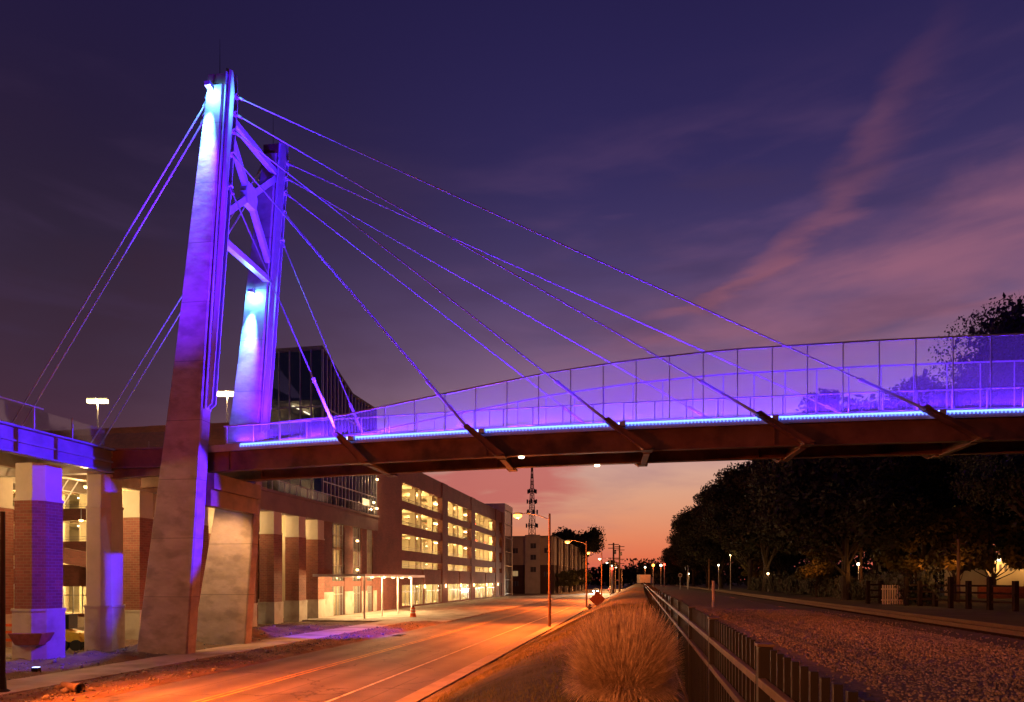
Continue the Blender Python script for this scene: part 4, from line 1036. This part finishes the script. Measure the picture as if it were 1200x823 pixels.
for x in (58.2, 62.5):
    mb = MB(); mb.box(W, x-.15, x+.15, 81.5, 81.7, 6.3, 6.55); mb.build('wall_lamp', M['whitel'], yb)
    light('POINT', (x, 80.8, 6.2), 420, (1, .5, .14), yb, size=.15)
mb = MB(); mb.box(W, 52, 66, 76, 76.3, 1.9, 3.3); tag(mb.build('low_wall', M['brick']), 'low brick wall before the yellow building', 'wall')
# timber poles in the park, lit orange
pk = None
for i, (px, Y, top, lab) in enumerate(((1123, 62, 632, 'tall bare timber pole left of the yellow building'), (1009, 72, 642, 'bare timber pole right of the middle of the park'), (960, 90, 640, 'slim timber pole beside the lit small tree'), (831, 130, 655, 'pale pole near the left end of the wood'))):
    x = (px-600)/800*Y; z = 4+(680-top)/800*Y; r = thing('timber_pole', lab, 'pole', (x, Y, 2), group='timber poles in the park')
    mb = MB(); mb.tube((x, Y, 1.8), (x, Y, z), .17, .12, 10); mb.build('pole', M['wood'], r)
    mb = MB(); mb.beam((x-.6, Y, z-.4), (x+.6, Y, z-.4), .1, .1); mb.build('crossarm', M['wood'], r)
    light('POINT', (x-1.2, Y-2.5, 5), 110, (1, .38, .08), size=.2, name='park_light')
# low hedge line and park lamps
hd = []
for i in range(6):
    s_ = 64+i*14; V, F, C = crown_mesh(70+i, 5.2, 1.0, 2.6, 26, 5200, .14)
    V = V*np.array([.32, 1.5, 1]); c_, sn = math.cos(SROT), math.sin(SROT)
    o = mesh_np('hedge', V@np.array([[c_, sn, 0], [-sn, c_, 0], [0, 0, 1]]), F, M['leaf']); o.location = S(s_, 22.5+i*.0, .6)
    tag(o, ['dark low hedge behind the railway nearest the gate', 'second dark hedge from the gate', 'third dark hedge from the gate', 'fourth dark hedge from the gate', 'fifth dark hedge from the gate', 'farthest dark hedge from the gate'][i], 'hedge', 'hedges behind the railway')
for i, (px, py, Y, cl, lab) in enumerate(((1099, 600, 80, 'whitel', 'small white park lamp high among the leaves'), (807, 673, 170, 'whitel', 'bright park lamp left of the wood'), (900, 673, 120, 'warm', 'low warm park lamp under the oaks'), (1006, 662, 95, 'whitel', 'cool park lamp beside the timber pole'), (1071, 662, 110, 'whitel', 'park lamp seen behind the lit trees'), (1100, 668, 120, 'whitel', 'park lamp left of the tall timber pole'), (856, 651, 150, 'warm', 'dim lamp post in the left of the wood'), (842, 663, 150, 'whitel', 'lamp post left of the dim one in the wood'))):
    x = (px-600)/800*Y; z = 4+(680-py)/800*Y; r = thing('park_lamp', lab, 'lamp', (x, Y, 2), group='park lamps among the oaks')
    mb = MB(); mb.tube((x, Y, 1.9), (x, Y, z-.1), .07, .05, 8); mb.build('pole', M['steel'], r)
    mb = MB(); mb.lathe([(.06, z-.1), (.22, z), (.2, z+.2), (.05, z+.3)], (x, Y), 10); mb.build('globe', M[cl], r, smooth=True)
    light('POINT', (x, Y-.6, z), 150, (1, .5, .15), r, size=.2)

# ------------------------------------------------------------------ far end of the street
for i, (px, Y, z) in enumerate(((719, 205, 15.2), (726, 222, 15.4))):
    x = (px-600)/800*Y; r = thing('utility_pole', ['left one of two utility poles with crossarms at the far end of the bank', 'right one of two utility poles with crossarms at the far end of the bank'][i], 'utility pole', (x, Y, 0), group='utility poles')
    mb = MB(); mb.tube((x, Y, -.2), (x, Y, z), .34, .24, 10); mb.build('pole', M['wood'], r)
    for q in (.5, 1.6, 4.6, 6.0):
        mb = MB(); mb.beam((x-1.6, Y, z-q), (x+1.6, Y, z-q), .18, .22); mb.build('crossarm', M['wood'], r)
    mb = MB(); mb.tube((x+.5, Y, z-3.4), (x+.5, Y, z-2.2), .3, .3, 10); mb.build('transformer', M['steel'], r)
sg = thing('road_work_sign', 'orange diamond road work sign on a stand beside the street', 'sign', S(80, -7.8, 0))
px, Y = 700, 88; x = 100/800*Y; c = Vector((x, Y, 1.55)); r_ = 1.05
sg.location = (x, Y, 0); sg['_b'] = (x, Y, 0)
mb = MB(); mb.prism_side(W, [(x-r_, 1.55), (x, 1.55-r_), (x+r_, 1.55), (x, 1.55+r_)], Y-.02, Y+.02); mb.build('sign_panel', M['orange'], sg)
mb = MB(); mb.tube((x, Y+.06, .1), (x, Y+.06, 2.4), .04, .04, 8)
for q in (-1, 1): mb.tube((x, Y+.06, .55), (x+q*.7, Y+.3, .02), .03, .03, 6); mb.tube((x, Y+.06, .55), (x+q*.5, Y-.4, .02), .03, .03, 6)
mb.build('stand', M['steel'], sg)
hy = thing('fire_hydrant', 'red fire hydrant at the foot of the bank near the orange sign', 'fire hydrant', (0, 0, 0)); x, Y = (691-600)/800*84, 84; hy.location = (x, Y, .1); hy['_b'] = (x, Y, .1)
mb = MB(); mb.lathe([(.22, .1), (.22, .18), (.16, .2), (.16, .78), (.2, .8), (.2, .86), (.15, .98), (.06, 1.05), (.04, 1.12)], (x, Y), 14); mb.build('body', M['red'], hy, smooth=False)
mb = MB(); mb.tube((x-.3, Y, .65), (x+.3, Y, .65), .09, .09, 10); mb.tube((x, Y-.3, .55), (x, Y, .55), .12, .12, 10); mb.build('nozzle', M['red'], hy)
# traffic drum
def drum(loc, label):
    x, Y, z = loc; d = thing('traffic_drum', label, 'traffic drum', loc)
    mb = MB(); mb.lathe([(.36, z), (.36, z+.08), (.30, z+.09), (.29, z+.35), (.27, z+.36), (.27, z+.62), (.25, z+.63), (.25, z+.86), (.22, z+.9), (.22, z+1.0)], (x, Y), 18); b_ = mb.build('body', M['orange'], d, smooth=False)
    for z0 in (.40, .68):
        mb = MB(); mb.lathe([(.278, z+z0), (.272, z+z0+.14)], (x, Y), 18); mb.build('reflective_band', M['white'], b_)
    mb = MB(); mb.box(W, x-.1, x+.1, Y-.02, Y+.02, z+1.0, z+1.12); mb.build('handle', M['black'], d)
drum((( 484-600)/800*72.7, 72.7, .09), 'orange and white traffic drum on the pavement before the garage')
# cars
def car(paint, head=True):
    r = thing('car', '', 'car', (0, 0, 0))
    prof_ = [(-2.2, .35), (-2.25, .75), (-2.1, .98), (-1.35, 1.02), (-.75, 1.42), (.6, 1.45), (1.35, 1.02), (2.1, .92), (2.25, .7), (2.2, .35)]
    mb = MB(); mb.prism_side(Frame((0, 0), (1, 0), (0, 1)), prof_, -.86, .86)
    b_ = mb.build('body', paint, r, bevel=.07)
    for q in (-.868, .868):
        mb = MB(); a, b2 = sorted((q, q*.995)); mb.prism_side(W, [(-1.25, 1.02), (-.72, 1.36), (.55, 1.38), (1.15, 1.02)], a, b2); mb.build('side_window', M['dkint'], r)
    mb = MB(); mb.hexa([(-1.36, -.7, 1.05), (-1.36, .7, 1.05), (-.82, .62, 1.42), (-.82, -.62, 1.42), (-1.40, -.7, 1.06), (-1.40, .7, 1.06), (-.85, .62, 1.44), (-.85, -.62, 1.44)]); mb.build('windscreen', M['dkint'], r)
    for x in (-1.4, 1.4):
        for y in (-.8, .8):
            mb = MB(); mb.tube((x, y-.11, .33), (x, y+.11, .33), .33, .33, 16); w = mb.build('wheel', M['tyre'], r)
            mb = MB(); k = .115 if y > 0 else -.115; mb.tube((x, y+k, .33), (x, y+k*1.15, .33), .19, .17, 12); mb.build('rim', M['steel'], w)
    for y in (-.62, .62):
        mb = MB(); mb.box(W, -2.29, -2.2, y-.17, y+.17, .62, .8); mb.build('headlight', M['head' if head else 'white'], r)
        mb = MB(); mb.box(W, 2.2, 2.28, y-.17, y+.17, .7, .86); mb.build('tail_light', M['tail'], r)
    return r
c1 = car(M['carp']); x, Y = 27.4, 205; c1.location = (x, Y, .02); c1.rotation_euler.z = math.pi/2+SROT; c1['label'] = 'silver car with headlights on, coming down the far end of the street'
t0_ = -13.2; s0_ = 210; c1.location = S(s0_, t0_, .02)
light('SPOT', S(s0_-3, t0_, .7), 60000, (1, .85, .6), aim=S(s0_-40, t0_, 0), name='headlight_beam', size=.1, spot=60, blend=.6)
c2 = dup(c1, S(246, -10.2, .02), -math.pi/2+SROT, label='silver car driving away with red tail lights, far down the street')
c3 = car(M['carr'], False); c3.location = S(140, -36.5, 15.09); c3.rotation_euler.z = SROT; c3['label'] = 'white car parked on the top lit level of the garage'
for (s_, z, lab) in ((148, 15.09, 'white car parked at the right on the top lit garage level'), (141, 11.64, 'white car parked on the fourth garage level'), (149.5, 11.64, 'white car parked at the right on the fourth garage level'), (148, 8.03, 'white car parked on the third garage level')):
    dup(c3, S(s_, -36.5, z), SROT, label=lab, group='white cars parked in the garage')
c3['group'] = 'white cars parked in the garage'
# box truck at the crossing
tk = thing('box_truck', 'pale box truck standing at the far railway crossing', 'truck', (50.2, 262, 2))
mb = MB(); mb.box(W, 48.9, 53, 261, 267, 2.9, 6.1); mb.build('cargo_box', M['white'], tk)
mb = MB(); mb.hexa([(53.05, 262.9, 2.6), (54.9, 262.9, 2.6), (54.9, 265.1, 2.6), (53.05, 265.1, 2.6), (53.05, 262.9, 5.1), (54.2, 263, 5.0), (54.2, 265, 5.0), (53.05, 265.1, 5.1)]); mb.build('cab', M['carr'], tk)
for x in (49.8, 52.4, 54.1): mb = MB(); mb.tube((x, 261.0, 2.5), (x, 261.4, 2.5), .5, .5, 14); mb.build('wheel', M['tyre'], tk)
light('POINT', (50.5, 256, 6), 500, SOD, size=.3, name='crossing_light')
for i, (px, py, Y, mm, lab) in enumerate(((765.5, 664, 210, 'sodium', 'crossing lamp post nearest the box truck'), (774.5, 664, 230, 'whitel', 'middle crossing lamp post right of the box truck'), (778.5, 663, 240, 'tail', 'red crossing signal post right of the box truck'), (756, 666, 300, 'whitel', 'faint lamp post behind the box truck'), (717, 668, 190, 'tail', 'red traffic signal over the far end of the street'))):
    x = (px-600)/800*Y; z = 4+(680-py)/800*Y; zb = 0 if px < 720 else 1.9
    r = thing('signal_post' if mm == 'tail' else 'crossing_lamp', lab, 'lamp post', (x, Y, zb), group='lamp posts at the far crossing')
    mb = MB(); mb.tube((x, Y, zb), (x, Y, z), .16, .12, 8); mb.build('pole', M['steel'], r)
    mb = MB(); mb.lathe([(.12, z), (.4, z+.1), (.4, z+.6), (.1, z+.8)], (x, Y), 10); mb.build('lens', M[mm], r)
    light('POINT', (x, Y-1.2, z), 300, SOD if mm != 'tail' else (1, .05, .02), r, size=.2)
# crossing sign and pole
r = thing('crossing_sign', 'small round railway sign on a post near the crossing', 'sign', (34.6, 140, 2)); x, Y = (797-600)/800*140, 140; r.location = (x, Y, 2); r['_b'] = (x, Y, 2)
mb = MB(); mb.tube((x, Y, 1.9), (x, Y, 4.9), .06, .06, 8); mb.build('post', M['steel'], r); mb = MB(); mb.tube((x, Y-.08, 5.0), (x, Y-.03, 5.0), .42, .42, 18); mb.build('sign_panel', M['white'], r)
mb = MB(); mb.tube((x, Y-.1, 5.0), (x, Y-.082, 5.0), .3, .3, 18); mb.build('emblem', M['red'], r)
r = thing('signal_mast', 'pale steel railway signal mast near the left of the wood', 'mast', ((806-600)/800*150, 150, 2)); x, Y = (806-600)/800*150, 150
mb = MB(); mb.tube((x, Y, 1.9), (x, Y, 7.2), .17, .15, 10); mb.build('pole', M['steel'], r)
mb = MB(); mb.box(W, x-.6, x-.2, Y-.3, Y, 6.0, 7.1); mb.build('signal_head', M['black'], r)

# ------------------------------------------------------------------ building site odds and ends
def at(px, py, z):  # ground point under a pixel of the photograph
    Y = 800*(4-z)/(py-680); return ((px-600)/800*Y, Y)
x, Y = at(37, 771, .1)
sk = thing('mortar_tub', 'rusty red metal tub standing on a post beside the sidewalk', 'tub', (x, Y, 0))
mb = MB(); mb.hexa([(x-.6, Y-.35, .75), (x+.6, Y-.35, .75), (x+.6, Y+.35, .75), (x-.6, Y+.35, .75), (x-.85, Y-.5, 1.35), (x+.85, Y-.5, 1.35), (x+.85, Y+.5, 1.35), (x-.85, Y+.5, 1.35)]); mb.build('tub', M['red'], sk, bevel=.03)
mb = MB(); mb.tube((x, Y, -.1), (x, Y, .75), .05, .05, 8); mb.box(W, x-.4, x+.4, Y-.25, Y+.25, .69, .748); mb.build('stand', M['steel'], sk)
x, Y = at(13, 762, .0); 
br = thing('site_barrier', 'orange barrier frame standing left of the first brick column', 'barrier', (x, Y, 0))
mb = MB()
for q in (0, 1.1): mb.box(W, x-1+q, x-.92+q, Y-.04, Y+.04, 0, 1.5)
for z in (.5, .95, 1.35): mb.box(W, x-1.02, x+.2, Y-.07, Y-.042, z, z+.16)
mb.build('frame', M['orange'], br)
# small yellow plate loader under the plaza
x, Y = -24.9, 38.9
ld = thing('mini_loader', 'small yellow loader parked under the raised plaza between the columns', 'loader', (x, Y, 0))
mb = MB(); mb.hexa([(x-.6, Y-.5, .5), (x+.7, Y-.5, .5), (x+.7, Y+.5, .5), (x-.6, Y+.5, .5), (x-.45, Y-.45, 1.25), (x+.5, Y-.45, 1.0), (x+.5, Y+.45, 1.0), (x-.45, Y+.45, 1.25)]); mb.build('body', M['yellow'], ld, bevel=.06)
mb = MB(); mb.box(W, x-.55, x-.1, Y-.4, Y+.4, 1.25, 2.0); mb.box(W, x-.6, x-.05, Y-.45, Y+.45, 2.0, 2.06); mb.build('cage', M['black'], ld)
mb = MB(); mb.beam((x+.5, Y-.4, 1.0), (x+1.2, Y-.4, .35), .1, .14); mb.beam((x+.5, Y+.4, 1.0), (x+1.2, Y+.4, .35), .1, .14); mb.build('arm', M['yellow'], ld)
mb = MB(); mb.prism_side(W, [(x+1.15, .1), (x+1.7, .05), (x+1.3, .6), (x+1.15, .6)], Y-.6, Y+.6); mb.build('bucket', M['rust'], ld)
for q in (-.35, .4):
    for w in (-.5, .5):
        mb = MB(); mb.tube((x+q, Y+w-.1, .32), (x+q, Y+w+.1, .32), .32, .32, 14); mb.build('wheel', M['tyre'], ld)
# clay pipe end in the dirt
x, Y = at(90, 810, .1)
pi_ = thing('clay_pipe', 'short clay drain pipe lying in the dirt strip', 'pipe', (x, Y, .1)); mb = MB(); n = 16; k = 0
p0, p1 = Vector((x-.7, Y+.35, .24)), Vector((x+.25, Y-.2, .22)); mb.tube(p0, p1, .15, .15, 16, cap=False); mb.tube(p0, p1, .12, .12, 16, cap=False); mb.tube(p1-(p1-p0)*.12, p1, .18, .18, 16, cap=False); mb.build('barrel', M['clay'], pi_)
x, Y = at(468, 745, 0)
dr = thing('drain_grate', 'dark storm drain lying at the road edge', 'drain', (x, Y, 0)); mb = MB()
mb.box(S, -.0, .0, 0, 0, 0, 0) if False else None
cs = x*.1843+Y*.98287; ct = x*.98287-Y*.1843
mb.box(S, cs-.6, cs+.6, ct-.35, ct+.35, .004, .03); mb.build('frame', M['rust'], dr); mb = MB()
for k in range(7): mb.box(S, cs-.5+k*.16, cs-.42+k*.16, ct-.3, ct+.3, .03, .05)
mb.build('grate', M['black'], dr)
# dark post at the left edge
x, Y = -17.83, 23.9
lp = thing('dark_post', 'black round post at the left edge beside the sidewalk', 'post', (x, Y, 0))
mb = MB(); mb.tube((x, Y, 0), (x, Y, 6.4), .09, .075, 12); mb.build('shaft', M['black'], lp); mb = MB(); mb.lathe([(.22, .0), (.22, .12), (.12, .2), (.1, .6)], (x, Y), 12); mb.build('base', M['black'], lp)
# stay anchor block
ab = thing('anchor_block', 'concrete stay anchor block at the far left', 'anchor block', B(-19.5, 2, 0))
for b in (BF+.1, BR+.1): mb = MB(); mb.box(B, -20.6, -17.6, b-.8, b+.8, -.3, 1.9); mb.build('block', M['conc'], ab)
# red diagonal rafters beside garage: ramp seen at left
rp = thing('garage_ramp', 'sloping concrete ramp behind the first brick column', 'ramp', S(58, -62, 0))
mb = MB(); mb.beam(S(62, -80, 9.6), S(62, -52, 5.0), 4.2, .4); mb.build('ramp_slab', M['int'], rp)
mb = MB(); mb.beam(S(59.8, -80, 10.2), S(59.8, -52, 5.6), .3, 1.5); mb.build('parapet', M['brickb'], rp)
for (t_, z) in ((-76, 8.6), (-68, 7.3), (-60, 6.0), (-53, 4.8)): mb = MB(); c = S(61.5, t_, 0); mb.tube((c[0], c[1], 0), (c[0], c[1], z), .4, .4, 12); mb.build('ramp_pier', M['conc'], rp)
light('POINT', S(57, -60, 5), 500, WARM, size=.3, name='ramp_light'); light('POINT', S(57, -50, 6), 500, WARM, size=.3, name='ramp_light')

# ------------------------------------------------------------------ sky
w = bpy.data.worlds.new('World'); scene.world = w; w.use_nodes = True; nt = w.node_tree; L = nt.links.new
bg = nt.nodes['Background']; tc = N(nt, 'ShaderNodeTexCoord')
nv = N(nt, 'ShaderNodeVectorMath', operation='NORMALIZE'); L(tc.outputs['Generated'], nv.inputs[0])
sx = N(nt, 'ShaderNodeSeparateXYZ'); L(nv.outputs[0], sx.inputs[0])
def mth(op, a, b=None, c=None, clamp=False):
    n = N(nt, 'ShaderNodeMath', operation=op); n.use_clamp = clamp
    for i, v in enumerate((a, b, c)):
        if v is None: continue
        if isinstance(v, (int, float)): n.inputs[i].default_value = v
        else: L(v, n.inputs[i])
    return n.outputs[0]
el = mth('MULTIPLY', mth('ARCSINE', sx.outputs[2]), 180/math.pi)
az = mth('MULTIPLY', mth('ARCTAN2', sx.outputs[0], sx.outputs[1]), 180/math.pi)
def ramp(fac, stops, interp='B_SPLINE'):
    r = N(nt, 'ShaderNodeValToRGB'); r.color_ramp.interpolation = interp; e = r.color_ramp.elements
    while len(e) < len(stops): e.new(.5)
    for q, (p, c) in zip(e, stops): q.position = p; q.color = lin(c) if isinstance(c, str) else (c, c, c, 1)
    L(fac, r.inputs[0]); return r.outputs[0]
def mixc(f, a, b):
    n = N(nt, 'ShaderNodeMix', data_type='RGBA')
    if isinstance(f, (int, float)): n.inputs['Factor'].default_value = f
    else: L(f, n.inputs['Factor'])
    for s_, v in (('A', a), ('B', b)):
        if isinstance(v, str): n.inputs[s_].default_value = lin(v)
        else: L(v, n.inputs[s_])
    return n.outputs['Result']
def smooth(v, lo, hi):
    n = N(nt, 'ShaderNodeMapRange', interpolation_type='SMOOTHSTEP'); L(v, n.inputs['Value']); n.inputs['From Min'].default_value = lo
    if isinstance(hi, (int, float)): n.inputs['From Max'].default_value = hi
    else: L(hi, n.inputs['From Max'])
    return n.outputs[0]
e45 = mth('DIVIDE', el, 50, clamp=True)
west = ramp(e45, [(0, '#de5a3c'), (.04, '#e6744e'), (.09, '#e49068'), (.15, '#dca688'), (.20, '#d0a498'), (.27, '#9c7892'), (.37, '#6c547a'), (.50, '#413764'), (.64, '#2f2857'), (.85, '#221c46'), (1, '#1b1638')])
left = ramp(e45, [(0, '#a84438'), (.1, '#7c4450'), (.25, '#42334a'), (.42, '#322638'), (.6, '#261c38'), (.85, '#1e1840'), (1, '#181438')])
fz_ = smooth(az, -34, 8)
base = mixc(fz_, left, west)
# clouds: vector (az, el) in a slanted frame so that the streaks lie across the sky
cv = N(nt, 'ShaderNodeCombineXYZ'); L(mth('MULTIPLY', az, .05), cv.inputs[0]); L(mth('MULTIPLY', el, .05), cv.inputs[1])
def cloud(scale, stretch, rot, seed, det=6.0):
    mp = N(nt, 'ShaderNodeMapping'); mp.inputs['Rotation'].default_value = (0, 0, rot); mp.inputs['Scale'].default_value = stretch; mp.inputs['Location'].default_value = seed
    L(cv.outputs[0], mp.inputs['Vector']); n = N(nt, 'ShaderNodeTexNoise', Scale=scale, Detail=det, Roughness=.5, Distortion=.35); L(mp.outputs[0], n.inputs['Vector']); return n.outputs['Fac']
n1 = cloud(1.5, (.55, 1.9, 1), R(-28), (3.1, 1.7, 0)); n2 = cloud(3.0, (.5, 1.7, 1), R(-34), (8, 4, 2)); n3 = cloud(1.0, (.8, 1.6, 1), R(-12), (1, 9, 5))
n4 = cloud(5.5, (.45, 2.0, 1), R(-30), (2, 6, 4), 8.0); n5 = cloud(2.6, (.35, 1.8, 1), R(-20), (7, 3, 1), 8.0)
sky = base
# broad pink veils low on the right, wispy
b2 = mth('SUBTRACT', el, mth('ADD', 21.8, mth('MULTIPLY', mth('SUBTRACT', n3, .5), 12)))
b2 = mth('ADD', b2, mth('MULTIPLY', mth('SUBTRACT', 30, az), .05))
v2 = mth('MULTIPLY', mth('SUBTRACT', 1, smooth(mth('ABSOLUTE', b2), .5, 3.8)), mth('MULTIPLY', smooth(az, 12, 30), smooth(n5, .30, .62)))
sky = mixc(mth('MULTIPLY', v2, .75), sky, '#a4687a')
fr = mth('MULTIPLY', mth('MULTIPLY', smooth(az, -6, 22), mth('MULTIPLY', smooth(el, 7, 13), mth('SUBTRACT', 1, smooth(el, 18, 24)))), smooth(mth('ADD', mth('MULTIPLY', n1, .6), mth('MULTIPLY', n4, .4)), .40, .62))
sky = mixc(mth('MULTIPLY', fr, .6), sky, '#a56878')
# faint violet wisps over the whole right half
f1 = mth('MULTIPLY', smooth(mth('ADD', mth('MULTIPLY', n5, .7), mth('MULTIPLY', n4, .3)), .46, .70), mth('MULTIPLY', smooth(az, -16, 16), mth('SUBTRACT', 1, smooth(el, 26, 37))))
sky = mixc(mth('MULTIPLY', f1, .38), sky, '#7a5478')
# long slanted streak, brightest low, breaking up as it climbs to the right
az2 = mth('MAXIMUM', mth('SUBTRACT', az, 18), 0)
line = mth('SUBTRACT', el, mth('ADD', mth('ADD', 21.4, mth('MULTIPLY', mth('SUBTRACT', az, 15.4), .42)), mth('MULTIPLY', mth('MULTIPLY', az2, az2), .026)))
line = mth('ADD', line, mth('ADD', mth('MULTIPLY', mth('SUBTRACT', n2, .5), 7), mth('MULTIPLY', mth('SUBTRACT', n4, .5), 5)))
st1 = mth('MULTIPLY', mth('SUBTRACT', 1, smooth(mth('ABSOLUTE', line), .1, mth('ADD', 1.4, mth('MULTIPLY', az2, .16)))), mth('MULTIPLY', smooth(az, 8, 16), mth('SUBTRACT', 1, smooth(az, 19, 35))))
sky = mixc(mth('MULTIPLY', mth('MULTIPLY', st1, smooth(n4, .12, .6)), .5), sky, '#a2606a')
# reddish cloud low over the garage and dull brown one on the left
ln2 = mth('ADD', mth('SUBTRACT', el, 7.6), mth('ADD', mth('MULTIPLY', mth('SUBTRACT', n1, .5), 6), mth('MULTIPLY', mth('SUBTRACT', n4, .5), 7)))
lowc = mth('MULTIPLY', mth('SUBTRACT', 1, smooth(mth('ABSOLUTE', ln2), .8, 2.6)), mth('MULTIPLY', smooth(az, -12, -6), mth('SUBTRACT', 1, smooth(mth('ADD', az, mth('MULTIPLY', n4, 12)), 9, 14))))
sky = mixc(mth('MULTIPLY', lowc, .8), sky, '#c0605c')
br_ = mth('MULTIPLY', mth('SUBTRACT', 1, smooth(az, -16, 2)), mth('MULTIPLY', smooth(n3, .42, .66), mth('SUBTRACT', 1, smooth(el, 22, 34))))
sky = mixc(mth('MULTIPLY', br_, .5), sky, '#3c2430')
dk = mth('MULTIPLY', smooth(cloud(2.2, (.5, 2.2, 1), R(-14), (5, 2, 7)), .5, .72), mth('MULTIPLY', smooth(el, 10, 14), mth('SUBTRACT', 1, smooth(el, 26, 36))))
sky = mixc(mth('MULTIPLY', dk, .4), sky, '#463454')
back = mixc(smooth(sx.outputs[1], -.1, .25), '#1b1730', sky)
L(back, bg.inputs['Color']); bg.inputs['Strength'].default_value = 1.0

# afterglow of the set sun, very weak
sd = bpy.data.lights.new('afterglow_sun', 'SUN'); sd.energy = .03; sd.angle = R(10); sd.color = (1, .45, .25)
so = bpy.data.objects.new('afterglow_sun', sd); COL.objects.link(so); so.rotation_euler = (R(84), 0, R(170))

# ------------------------------------------------------------------ camera and render settings
cd = bpy.data.cameras.new('camera'); cam = bpy.data.objects.new('camera', cd); COL.objects.link(cam)
cam.location = (0, 0, 4); cam.rotation_euler = (R(90), 0, 0)
cd.lens = 24; cd.sensor_width = 36; cd.sensor_fit = 'HORIZONTAL'; cd.shift_y = 268.5/1200; cd.clip_end = 6000; cd.clip_start = .05
scene.camera = cam
scene.view_settings.view_transform = 'Standard'; scene.view_settings.look = 'None'; scene.view_settings.exposure = 0; scene.view_settings.gamma = 1
cy = scene.cycles; cy.use_denoising = True; cy.max_bounces = 5; cy.diffuse_bounces = 2; cy.glossy_bounces = 2; cy.transparent_max_bounces = 24; cy.transmission_bounces = 2
cy.sample_clamp_indirect = 4; cy.caustics_reflective = False; cy.caustics_refractive = False
try: cy.use_light_tree = True
except Exception: pass
try:
    if 'denoising_input_passes' in dir(cy): cy.denoising_input_passes = 'RGB_ALBEDO_NORMAL'
except Exception: pass
for o in bpy.data.objects:
    if '_b' in o: del o['_b']
